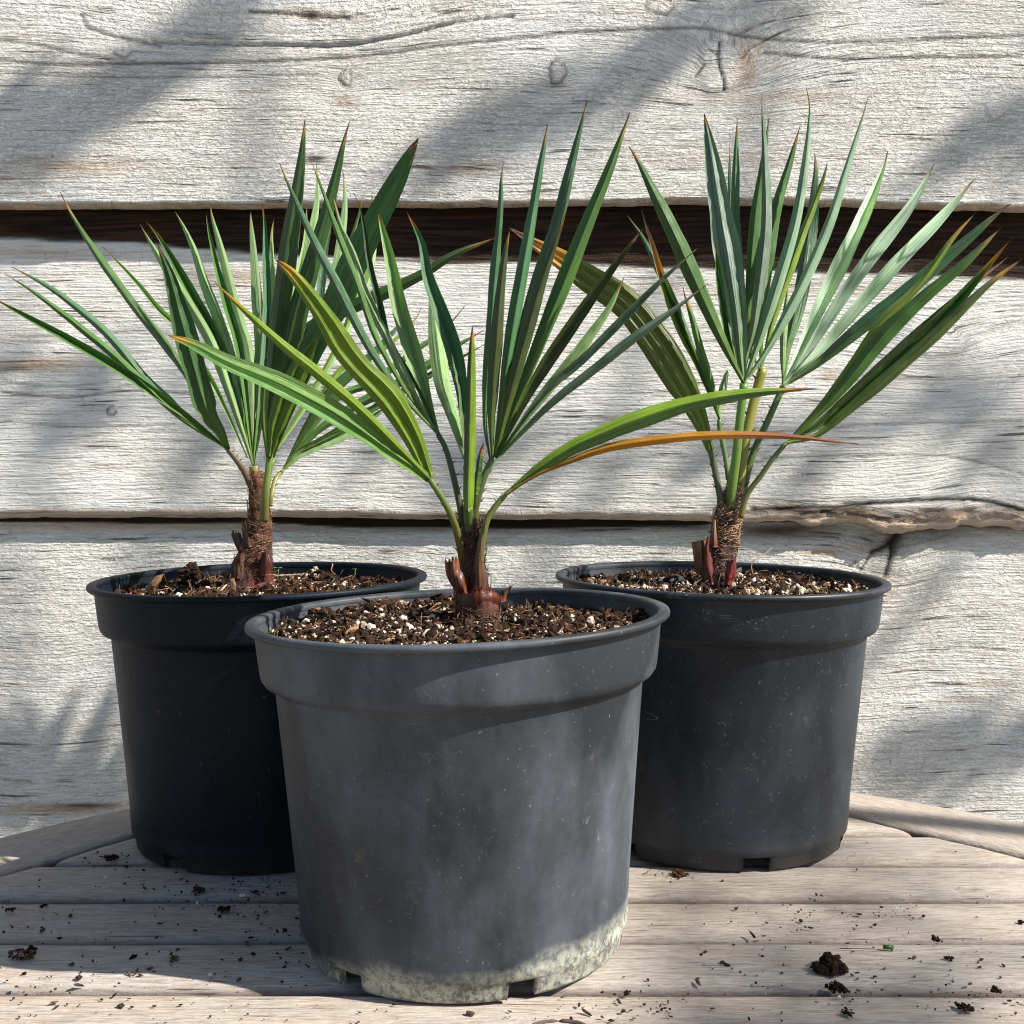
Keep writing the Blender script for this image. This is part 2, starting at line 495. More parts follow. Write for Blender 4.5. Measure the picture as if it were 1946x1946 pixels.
    tan = np.maximum(tan, rg * (.55 + .9 * fbm(X * 30, Z * 160, 12)).clip(0, 1)); dark = np.maximum(dark, rg * ((fbm(X * 14, Z * 120, 15) - .50) * 5).clip(0, .8)); H += rg * ((fbm(X * 40, Z * 220, 8) - .5) * .014 - .001)
    G = G + rg * .01 * np.sin(X * 40)
    Yv = Yf - H
    rows = [X[0:1], X[0:1], X[0:1]]
    e1 = (vnoise(XS * 60, XS * 0, seed + 4) * .001)[None]
    bandY = [Yb + thick + 0 * X[0:1], Yb + .0045 + 0 * X[0:1] + e1, Yb + .0012 + e1]
    bandZ = [zb[None] - chamf, zb[None] - chamf + .0005 * rx[None], zb[None] - chamf * .30]
    ez = 0 * X[0:1]
    X = np.vstack(rows + [X]); Yv = np.vstack(bandY + [Yv]); Z = np.vstack(bandZ + [Z]); 
    G = np.vstack([bandZ[0], bandZ[1], bandZ[2], G]); pad = lambda A, v: np.vstack([ez + v, ez + v, ez + v * .8, A])
    dark = pad(dark, 0.0); brown = pad(brown, 0); tan = pad(tan, .85)
    # top and back
    X = np.vstack([X, X[-1:], X[:1]]); Yv = np.vstack([Yv, Yv[-1:] * 0 + Yt + thick, Yv[:1]]); Z = np.vstack([Z, Z[-1:], Z[:1]])
    G, dark, brown, tan = [np.vstack([A, A[-1:], A[:1]]) for A in (G, dark, brown, tan)]
    V = np.stack([X, Yv, Z], -1).reshape(-1, 3)
    Fq = grid_faces(X.shape[0], X.shape[1])
    nr, nc = X.shape
    caps = [[r * nc for r in range(nr - 1)], [r * nc + nc - 1 for r in range(nr - 1)][::-1]]
    o = mesh('board', V, Fq.tolist() + caps, mat, wall, WALL_ORG, attrs=dict(grain=G, dark=dark.clip(0, 1), brown=brown.clip(0, 1), tan=tan.clip(0, 1)))
    return o

W1 = wall_wood('rough_sawn_board', 1.0, 0.0, .0030)
W2 = wall_wood('weathered_board', .40, 5.3, .0020)
W3 = wall_wood('pale_board', .85, 9.1, .0023)

E_ = 1.3595
board([(-900, 392), (0, 385), (500, 381), (900, 378), (1300, 374), (1500, 375), (1750, 383), (1946, 388), (2800, 392)], E_, .99, 1.380, W1, [
    ('warp', (500, 60), (420, 75), .030), ('warp', (1375, 118), (110, 80), .030), ('warp', (1340, 130), (260, 110), .012), ('warp', (1850, 60), (200, 80), -.01),
    ('warp', (1060, 133), (40, 40), .006), ('warp', (655, 143), (34, 34), .005),
    ('knot', (655, 143), (11, 15), .62, .15), ('knot', (1060, 133), (15, 21), .70, .1),
    ('knot', (1375, 118), (46, 54), .28, .0), ('spot', (1422, 120), (20, 55), .8, 'tan'), ('spot', (1440, 80), (30, 20), .6, 'tan'),
    ('line', [(1370, 75), (1368, 110), (1377, 150), (1378, 168)], 3.2, 1.0, 'dark'), ('line', [(1340, 120), (1325, 140)], 2.5, .9, 'dark'),
    ('line', [(1350, 88), (1365, 100)], 2.5, .8, 'dark'),
    ('spot', (588, 22), (14, 8), 1.0, 'brown'), ('line', [(470, 14), (540, 18), (590, 23), (660, 27)], 3.5, .85, 'dark'),
    ('spot', (590, 20), (60, 10), .8, 'tan'),
    ('line', [(148, 20), (160, 45), (210, 62), (285, 78), (300, 82)], 3.2, .75, 'dark'),
    ('line', [(285, 74), (400, 78), (500, 80), (650, 80), (760, 62), (860, 38), (973, 25)], 4.5, .8, 'ridge'),
    ('line', [(285, 74), (400, 78), (500, 80), (650, 80), (760, 62), (860, 38)], 2.8, .55, 'dark'),
    ('line', [(-50, 66), (60, 78), (130, 95), (210, 108)], 3, .6, 'dark'),
    ('line', [(-50, 104), (60, 115), (130, 118), (250, 115), (400, 114), (550, 110), (700, 100), (850, 80), (973, 68), (1100, 55), (1250, 48), (1340, 46), (1400, 60), (1480, 70), (1600, 76), (1750, 70), (1950, 62)], 3.4, .7, 'dark'),
    ('line', [(-50, 134), (60, 137), (200, 142), (400, 142), (600, 138)], 2.4, .45, 'dark'),
    ('line', [(1455, 95), (1520, 102), (1600, 108), (1700, 106), (1946, 102)], 3, .7, 'dark'),
    ('knot', (228, 92), (16, 10), .35, .0), ('knot', (1895, 210), (16, 14), .2, 0), ('knot', (1258, 2), (26, 16), .5, .1),
    ('spot', (655, 190), (22, 14), .75, 'tan'), ('spot', (150, 315), (120, 18), .7, 'tan'), ('spot', (600, 300), (22, 8), 1.0, 'brown'),
    ('spot', (880, 320), (80, 14), .5, 'tan'), ('spot', (1400, 300), (150, 16), .4, 'tan'), ('spot', (1500, 180), (160, 12), .5, 'tan'),
], fineband=(.60, .885), seed=1, thick=.020, chamf=.006)

board([(-900, 978), (0, 968), (400, 966), (800, 969), (1200, 971), (1400, 974), (1600, 978), (1720, 990), (1830, 978), (1946, 985), (2100, 990), (2800, 978)], 1.3655, .70, 1.391, W2, [
    ('warp', (0, 640), (260, 70), -.012), ('warp', (1780, 650), (120, 70), .020), ('warp', (1900, 900), (160, 90), -.022), ('warp', (900, 800), (600, 90), .012),
    ('knot', (208, 780), (8, 8), 1.0, .1), ('knot', (1790, 648), (48, 30), .18, 0), ('spot', (1580, 712), (20, 12), .7, 'tan'),
    ('spot', (70, 690), (90, 14), .9, 'tan'), ('spot', (20, 700), (60, 8), .7, 'brown'), ('spot', (60, 640), (90, 10), .4, 'tan'),
    ('line', [(0, 746), (120, 755), (250, 742), (400, 752)], 2.2, .7, 'dark'), ('line', [(0, 724), (90, 734), (200, 726)], 2.2, .5, 'dark'),
    ('line', [(130, 630), (280, 628), (330, 640)], 2.0, .4, 'dark'), ('line', [(0, 800), (150, 812), (330, 806)], 2.0, .5, 'dark'),
    ('line', [(1050, 792), (1250, 800), (1400, 822), (1700, 806), (1946, 800)], 2.2, .5, 'dark'), ('line', [(1450, 873), (1600, 866), (1800, 868), (1946, 900)], 2.2, .55, 'dark'),
    ('line', [(1430, 968), (1600, 962), (1750, 950), (1850, 950), (1900, 958), (1946, 970)], 4.0, 1.0, 'dark'), ('line', [(1480, 985), (1560, 972), (1640, 966)], 3.5, .9, 'dark'),
    ('line', [(1340, 838), (1350, 826)], 2.2, .8, 'dark'), ('line', [(1390, 944), (1398, 950)], 2, .7, 'dark'),
    ('line', [(1300, 700), (1500, 690), (1700, 720), (1946, 715)], 2.0, .35, 'dark'),
    ('spot', (1560, 972), (170, 7), .8, 'brown'), ('spot', (1800, 975), (150, 9), .8, 'brown'), ('spot', (1700, 985), (90, 8), .9, 'brown'),
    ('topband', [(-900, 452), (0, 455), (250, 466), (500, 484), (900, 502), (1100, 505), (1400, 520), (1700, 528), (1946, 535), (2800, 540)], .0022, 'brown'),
    ('spot', (500, 520), (200, 22), .65, 'tan'), ('spot', (1500, 545), (300, 16), .55, 'tan'), ('spot', (60, 475), (160, 10), .6, 'tan'),
], fineband=(.27, .62), seed=2, chamf=.011,
    rag=[(-2, 0), (.14, 0), (.22, .25), (.33, .9), (.40, 1), (.52, .9), (.62, .8), (2, 0)])

board([(-900, 1720), (0, 1720), (1946, 1720), (2800, 1720)], 1.366, .36, 1.3855, W3, [
    ('warp', (1700, 1090), (90, 120), .018), ('warp', (1850, 1290), (200, 120), -.008), ('warp', (100, 1300), (200, 160), .012),
    ('topband', [(-900, 990), (0, 992), (560, 996), (700, 1003), (1000, 1004), (1300, 1000), (1450, 990), (1600, 990), (1700, 1000), (1800, 990), (2800, 990)], .0008, 'dark'),  # strip painted black for the shaded gap under the board above
    ('spot', (1500, 1010), (170, 20), .95, 'brown'), ('spot', (1750, 1010), (150, 26), .9, 'brown'), ('spot', (1900, 1000), (120, 18), .8, 'brown'), ('spot', (1330, 1004), (160, 8), .8, 'brown'),
    ('spot', (300, 1000), (500, 9), .8, 'tan'), ('spot', (1000, 1008), (500, 8), .7, 'brown'), ('spot', (1570, 1052), (44, 7), 1.0, 'tan'), ('spot', (1640, 1045), (60, 10), .5, 'tan'),
    ('line', [(1712, 990), (1712, 1020), (1700, 1035), (1680, 1045), (1665, 1052)], 6, 1, 'dark'), ('line', [(1700, 1035), (1702, 1055), (1697, 1072), (1690, 1095)], 5, 1, 'dark'),
    ('line', [(1718, 990), (1714, 1015), (1702, 1034)], 13, 1, 'dark'), ('line', [(1700, 1036), (1705, 1050)], 9, .9, 'dark'), ('spot', (1700, 1030), (60, 26), .7, 'brown'), ('line', [(1665, 1052), (1650, 1075), (1642, 1088)], 2.5, .8, 'dark'), ('line', [(1668, 1050), (1664, 1090)], 3, .6, 'tan'),
    ('line', [(1640, 1085), (1632, 1070)], 3, .7, 'dark'), ('spot', (1690, 1110), (30, 60), .35, 'tan'),
    ('spot', (1880, 1300), (50, 10), .7, 'tan'), ('spot', (1860, 1330), (70, 6), .4, 'tan'), ('line', [(1850, 1233), (1915, 1238)], 2, .6, 'dark'),
    ('spot', (1780, 1150), (14, 160), .18, 'tan'), ('spot', (120, 1540), (160, 10), .9, 'tan'), ('spot', (160, 1533), (60, 5), .9, 'brown'),
], fineband=(-.12, .30), seed=3, thick=.020)

# the courses above and below the picture
def plain_board(zb, zt):
    X = np.linspace(-2.1, 2.1, 60); rows = [(.02, 0), (.004, 0), (0, .006), (.024, zt - zb), (.044, zt - zb), (.02, 0)]
    V = np.array([[x, 1.362 * WK + dy + (0 if i in (0, 5) else (vnoise(np.array([x * 9]), np.array([i * 2.0]), 8)[0] - .5) * .003), zb + dz] for i, (dy, dz) in enumerate(rows) for x in X])
    nc = len(X)
    return mesh('board', V, grid_faces(6, nc).tolist() + [[r * nc for r in range(5)], [r * nc + nc - 1 for r in range(5)][::-1]], W1, wall, WALL_ORG, smooth=False,
         attrs=dict(grain=V[:, 2], dark=V[:, 0] * 0, brown=V[:, 0] * 0, tan=V[:, 0] * 0))
plain_board(1.02, 1.38); plain_board(1.34, 1.68); plain_board(-.50, -.14); plain_board(-.735, -.44)
for x in (-1.7, -.6, .6, 1.7):
    v = np.array([(x + a, 1.59 + b, c) for a in (-.04, .04) for b in (-.02, .05) for c in (GZ, 1.66)])
    mesh('post', v, [[0, 1, 3, 2], [4, 6, 7, 5], [0, 4, 5, 1], [2, 3, 7, 6], [1, 5, 7, 3], [0, 2, 6, 4]], W2, wall, WALL_ORG, smooth=False,
         attrs=dict(grain=v[:, 0] * 3, dark=v[:, 0] * 0 + .3, brown=v[:, 0] * 0 + .6, tan=v[:, 0] * 0))

# ------------------------------------------------------------------ round slatted table
TC = np.array([.027, .722]); TR = .635; TT = .024
TAB = (TC[0], TC[1], GZ)
table = thing('garden_table', 'round weathered teak slatted garden table under the three pots', 'table', TAB)
IN = .538
inner = []                                     # inner lines of the border: (normal, distance)
for a in (90, 180 - 36.5, 45.0, 180, 0, 180 + 45, 270, 315):
    inner.append((np.array([math.cos(math.radians(a)), math.sin(math.radians(a))]), IN))
def xlim(y, gap=.0):
    lo, hi = -9, 9
    for nrm, d in inner:
        # nrm . (p - TC) <= d - gap
        r = d - gap - nrm[1] * (y - TC[1])
        if abs(nrm[0]) < 1e-6: continue
        xx = TC[0] + r / nrm[0]
        if nrm[0] > 0: hi = min(hi, xx)
        else: lo = max(lo, xx)
    return lo, hi
bounds = [.8005 + .0825 * i for i in range(-7, 6)]
prof = [(0, -TT), (0, -.0085), (.0010, -.0048), (.0032, -.0022), (.0068, -.0006), (.012, 0)]
for bi, (a, b) in enumerate(zip(bounds[:-1], bounds[1:])):
    b = min(b, TC[1] + IN - .002)
    g = .0024
    a += g; b -= g
    near = [(a + dy * 1.15, dz) for dy, dz in prof]
    far = [(b - dy * .8, dz) for dy, dz in prof][::-1]
    rows = near + [(a * .5 + b * .5, .0006)] + far
    rnd = random.uniform(-.0010, .0010)
    NX = 90
    V = []; ed = []
    for (y, dz) in rows:
        lo, hi = xlim(y, .0040)
        for xx in np.linspace(lo, hi, NX):
            wz = (mnoise.noise(Vector((xx * 5, bi * 7.3, 0)))) * .0009
            wy = mnoise.noise(Vector((xx * 4, bi * 3.1, 5))) * .0009
            V.append((xx, y + wy, dz + (rnd + wz if dz > -.02 else 0) - .0008))
            ed.append(1.0 if dz < -.006 else (.75 if dz < -.004 else (.35 if dz < -.002 else (.08 if dz < -.0003 else 0))))
    nr = len(rows)
    V = np.array(V)
    Fq = grid_faces(nr, NX).tolist()
    Fq.append([r * NX for r in range(nr)]); Fq.append([r * NX + NX - 1 for r in range(nr)][::-1])
    Fq += [[i, (nr - 1) * NX + i, (nr - 1) * NX + i + 1, i + 1] for i in range(NX - 1)]
    mesh('slat', V, Fq, M_TABLE, table, TAB, attrs=dict(edge=ed))
kc = gp(1062, 1952)
th_ = np.linspace(0, 2 * np.pi, 41)
v, f_ = tube_data([(kc[0] + .017 * math.cos(a), kc[1] + .010 * math.sin(a), -.0009) for a in th_], .0016, 5)
v[:, 2] = np.minimum(v[:, 2], .0004)
mesh('knot', v, f_, M_TABLE, table, TAB, attrs=dict(edge=np.ones(len(v))))
# border boards: straight inside edge, curved outside edge
def border(a_deg, span0, span1):
    nrm = np.array([math.cos(math.radians(a_deg)), math.sin(math.radians(a_deg))]); tg = np.array([-nrm[1], nrm[0]])
    o = bpy.data.objects.new('border_board', bpy.data.meshes.new('border_board'))
    N = 40; rows = []
    def pt(q, s):                                # q 0 inner .. 1 outer ; s angle
        ang = math.radians(s); dirv = np.array([math.cos(ang), math.sin(ang)])
        rin = (IN + .0018) / max(.2, dirv @ nrm)
        return TC + dirv * (rin + (TR - rin) * q)
    ang = np.linspace(span0 + .12, span1 - .12, N)
    R = [(0, -TT), (0, -.006), (.025, -.0008), (.12, 0), (.5, .0004), (.93, 0), (.98, -.003), (1, -.008), (1, -TT)]
    V = []; ed = []
    for q, dz in R:
        for s in ang:
            p = pt(q, s) - TC
            V.append((p @ tg, -(p @ nrm), dz)); ed.append(1.0 if (dz < -.0005 and q < .02) else (.25 if q > .97 else 0))
    nr = len(R)
    Fq = grid_faces(nr, N).tolist(); Fq.append([r * N for r in range(nr)]); Fq.append([r * N + N - 1 for r in range(nr)][::-1])
    ob = mesh('border_board', V, [f[::-1] for f in Fq], M_TABLE, table, (0, 0, 0), attrs=dict(edge=ed))
    ob.location = (0, 0, -GZ); ob.rotation_euler = (0, 0, math.atan2(tg[1], tg[0]))
    return ob
angs = sorted([a for a in (0, 45, 90, 143.5, 180, 225, 270, 315)])
for i, a in enumerate(angs):
    pa = angs[i - 1] - (360 if i == 0 else 0); na = angs[(i + 1) % 8] + (360 if i == 7 else 0)
    border(a, (pa + a) / 2, (a + na) / 2)
for a in (45, 135, 225, 315):
    x, y = TC + .42 * np.array([math.cos(math.radians(a)), math.sin(math.radians(a))])
    V, Fq = tube_data([(x, y, -.0275), (x, y, -.4), (x, y, GZ)], [.032, .030, .026], 4)
    mesh('leg', V, Fq, M_TABLE, table, TAB, smooth=False, attrs=dict(edge=np.zeros(len(V))))
for sx in (-1, 1):
    V, Fq = tube_data([(TC[0] + sx * .25, TC[1] - .48, -.046), (TC[0] + sx * .25, TC[1] + .48, -.046)], .022, 4)
    mesh('bearer', V, Fq, M_TABLE, table, TAB, smooth=False, attrs=dict(edge=np.zeros(len(V))))

# ------------------------------------------------------------------ plastic pots
PH, PR = .236, .150
def lathe(prof, seg, cut=None):
    th = np.linspace(0, 2 * np.pi, seg, endpoint=False)
    V = np.array([[r * np.sin(t), -r * np.cos(t), z] for r, z in prof for t in th])
    return V, grid_faces(len(prof), seg, True)

def make_pot(cx, cy, tilt, label, mat, notch0, rimwarp=(0, 0)):
    org = (cx, cy, 0)
    t = thing('plant_pot', label, 'plant pot', (cx, cy, .0005), 'black plastic pots on the table')
    t.rotation_euler = (0, tilt, 0)
    SEG = 180
    outer = [(.1115, .0), (.1135, .003), (.1150, .0125), (.1172, .0145), (.1178, .020), (.1190, .045), (.1225, .09), (.1265, .14), (.1305, .188), (.1318, .1905),
             (.1380, .1935), (.1400, .1965), (.1408, .200), (.1424, .214), (.1440, .2310), (.1442, .2335)]
    innr = [(.1426, .2335), (.1421, .2305), (.1385, .200), (.1300, .1925), (.1285, .188), (.1165, .045), (.1145, .020), (.1140, .0135), (.1105, .0125), (.1085, .0)]
    prof = outer + innr
    V, Fq = lathe(prof, SEG)
    # drainage notches cut out of the foot ring
    keep = []
    nl = len(prof)
    rows = np.arange(nl - 1)
    def notch(sg):
        a = (sg + .5) * 360 / SEG
        for c in range(6):
            d = (a - (notch0 + 60 * c) + 180) % 360 - 180
            if abs(d) < 6.0: return True
        return False
    isn = [notch(i) for i in range(SEG)]
    Fl = []
    for r in range(nl - 1):
        for c in range(SEG):
            if isn[c] and (r in (0, 1) or r == nl - 2): continue
            Fl.append([r * SEG + c, r * SEG + (c + 1) % SEG, (r + 1) * SEG + (c + 1) % SEG, (r + 1) * SEG + c])
    for c in range(SEG):                                    # close the foot and notch cheeks
        c2 = (c + 1) % SEG
        if not isn[c]: Fl.append([c, (nl - 1) * SEG + c, (nl - 1) * SEG + c2, c2])
        else: Fl.append([2 * SEG + c, (nl - 2) * SEG + c, (nl - 2) * SEG + c2, 2 * SEG + c2])
        if isn[c] != isn[c - 1]:
            Fl.append([0 * SEG + c, 1 * SEG + c, 2 * SEG + c, (nl - 2) * SEG + c, (nl - 1) * SEG + c])
    V = np.array(V)
    wz = lambda A: A[:, 2] + (A[:, 2] / PH) ** 3 * (rimwarp[0] * A[:, 0] / .15 + rimwarp[1] * A[:, 1] / .15)
    V[:, 2] = wz(V)
    o = mesh('pot_wall', V, Fl, mat, t)
    bm_ = o.modifiers.new('edge', 'BEVEL'); bm_.width = .0005; bm_.segments = 1; bm_.limit_method = 'ANGLE'; bm_.angle_limit = math.radians(50)
    # floor of the pot
    V, Fq = lathe([(.1135, .0145), (.06, .0145), (.001, .0145)], 48)
    mesh('pot_floor', V, Fq, mat, t)
    # rolled rim
    rp = [(.1416, .2313), (.1455, .2309), (.1488, .2312), (.1500, .2322), (.1503, .2340), (.1497, .2355), (.1482, .2362), (.1442, .2361), (.1422, .2355), (.1413, .2343), (.1416, .2313)]
    V, Fq = lathe(rp, SEG); V[:, 2] = wz(V)
    mesh('rim', V, Fq, mat, t)
    return t

PP = dict(front=(-.0341, .8877), left=(-.2255, 1.1252), right=(.1879, 1.1342))
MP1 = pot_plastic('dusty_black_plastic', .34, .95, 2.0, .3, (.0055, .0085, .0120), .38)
MP2 = pot_plastic('clean_black_plastic', .035, 0, 31.0, .10, (.0022, .0048, .0095), .12)
MP3 = pot_plastic('scratched_black_plastic', .16, 0, 57.0, .60, (.0026, .0056, .0100), .35)
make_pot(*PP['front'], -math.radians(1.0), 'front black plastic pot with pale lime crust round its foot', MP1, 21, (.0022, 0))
make_pot(*PP['left'], -math.radians(.5), 'dark clean black pot at the back left, behind the lime crusted pot', MP2, -30, (.0012, 0))
make_pot(*PP['right'], math.radians(.5), 'scratched black pot at the back right, free of lime crust', MP3, 8, (-.001, 0))

# ------------------------------------------------------------------ potting soil
def soil(cx, cy, zl, label, n, white, seed, mound=0.0, tilt=0.0):
    rng = np.random.default_rng(seed)
    t = thing('potting_soil', label, 'soil', (cx, cy, zl), 'potting soil in the pots')
    del t['group']
    R = .1375
    rr = np.linspace(0, 1, 46) ** .8 * R; th = np.linspace(0, 2 * np.pi, 150, endpoint=False)
    X = rr[:, None] * np.sin(th); Y = -rr[:, None] * np.cos(th)
    def hgt(x, y):
        r = np.hypot(x, y)
        return (fbm(x * 30 + seed, y * 30, seed, 4) - .5) * .020 + (fbm(x * 150, y * 150, seed + 4, 2) - .4) * .004 + mound * np.exp(-(r / .05) ** 2) + tilt * x / .14
    Z = hgt(X, Y)
    V = np.stack([X, Y, Z], -1).reshape(-1, 3)
    cb = np.array([.022, .013, .009]) * (1 + .8 * vnoise(V[:, 0] * 300, V[:, 1] * 300, 2))[:, None]
    o = mesh('peat', V, grid_faces(46, 150, True), M_SOIL, t, colors=cb)
    o['kind'] = 'stuff'
    # crumbs, fibres, perlite
    r = R * np.sqrt(rng.uniform(0, 1, n)); a = rng.uniform(0, 6.283, n)
    x, y = r * np.sin(a), -r * np.cos(a)
    kind = rng.uniform(0, 1, n)
    cl = fbm(x * 40 + 3, y * 40, seed + 9, 3)
    size = rng.lognormal(np.log(.00085), .50, n).clip(.0003, .0034)
    colr = np.tile([.020, .012, .008], (n, 1)) * rng.uniform(.5, 2.4, (n, 1))
    wh = kind < white * (.15 + 5.5 * (cl - .25).clip(0, .5))
    colr[wh] = np.array([.50, .42, .32]) * rng.uniform(.45, 1.35, (wh.sum(), 1))
    tn = (~wh) & (kind > .86)
    colr[tn] = np.array([.19, .10, .055]) * rng.uniform(.3, 1.7, (tn.sum(), 1))
    bigc = (~wh) & (rng.uniform(0, 1, n) < .03); size[bigc] = rng.uniform(.0018, .0040, bigc.sum()); colr[bigc] = np.array([.028, .016, .010]) * rng.uniform(.5, 1.6, (bigc.sum(), 1))
    S = size[:, None] * rng.uniform(.6, 1.3, (n, 3))
    S[tn, 0] *= 2.6; S[tn, 1:] *= .55
    V, Fq = blobs(np.stack([x, y, hgt(x, y) + size * .5], -1), S, .22, rng=rng)
    o = mesh('soil_crumbs', V, Fq, M_SOIL, t, smooth=False, colors=np.repeat(colr, 12, 0)); o['kind'] = 'stuff'
    # bigger perlite grains, one by one
    vs = []
    for i in range(4):
        v, f = blobs(np.zeros((1, 3)), np.array([.0026]), .16, rng=rng)
        me = mesh('perlite_grain', v, f, M_SOIL, t, colors=np.tile([.60, .53, .43], (12, 1)))
        vs.append(me)
    m = 30
    r = .9 * R * np.sqrt(rng.uniform(0.05, 1, m)); a = rng.uniform(-2.2, 2.2, m)
    for i in range(m):
        o = vs[i] if i < 4 else vs[i % 4].copy()
        if i >= 4: COL.objects.link(o); o.parent = t
        xx, yy = r[i] * math.sin(a[i]), -r[i] * math.cos(a[i])
        s = rng.uniform(.35, 1.3)
        o.location = (xx, yy, float(hgt(np.array([xx]), np.array([yy]))[0]) + .0013); o.scale = (s, s, s); o.rotation_euler = tuple(rng.uniform(0, 6, 3))
    # hair roots and fibres
    parts = []
    for i in range(320):
        rr_ = .93 * R * math.sqrt(rng.uniform()); aa = rng.uniform(0, 6.28)
        p = np.array([rr_ * math.sin(aa), -rr_ * math.cos(aa), 0.]); p[2] = hgt(p[0:1], p[1:2])[0] + .0015
        d = rng.normal(0, 1, 3); d[2] = abs(d[2]) * .5; d /= np.linalg.norm(d)
        L = rng.uniform(.003, .014); q = [p, p + d * L * .5 + rng.normal(0, .0008, 3), p + d * L + rng.normal(0, .0015, 3)]
        parts.append(tube_data(q, rng.uniform(.00015, .0004), 3))
    V, Fq = merge(parts)
    o = mesh('root_fibres', V, Fq, M_SOIL, t, colors=np.array([.24, .14, .08]) * RNG.uniform(.5, 1.5, (len(V), 1))); o['kind'] = 'stuff'
    return t, hgt

s1, h1 = soil(*PP['front'], .2262, 'dark potting soil speckled with perlite in the front pot', 17000, .10, 3, .006, -.001)
s2, h2 = soil(*PP['left'], .2235, 'crumbly brown potting soil with bark bits in the back left pot', 11000, .07, 5, .009)
s3, h3 = soil(*PP['right'], .2260, 'pale perlite rich potting soil in the back right pot', 14000, .20, 8, .003)

# ------------------------------------------------------------------ palms
GREEN = np.array([.050, .130, .024]); TEAL = np.array([.040, .115, .048]); LIGHT = np.array([.185, .285, .130]); OLIVE = np.array([.045, .068, .020])
DARK = np.array([.024, .064, .016]); LIME = np.array([.150, .240, .018]); GLAUC = np.array([.40, .50, .48]); GREY = np.array([.085, .135, .095])
YEL = np.array([.42, .23, .018]); BRN = np.array([.13, .055, .03]); TAN = np.array([.42, .20, .09]); ORANGE = np.array([.60, .27, .02])
LID = [0]

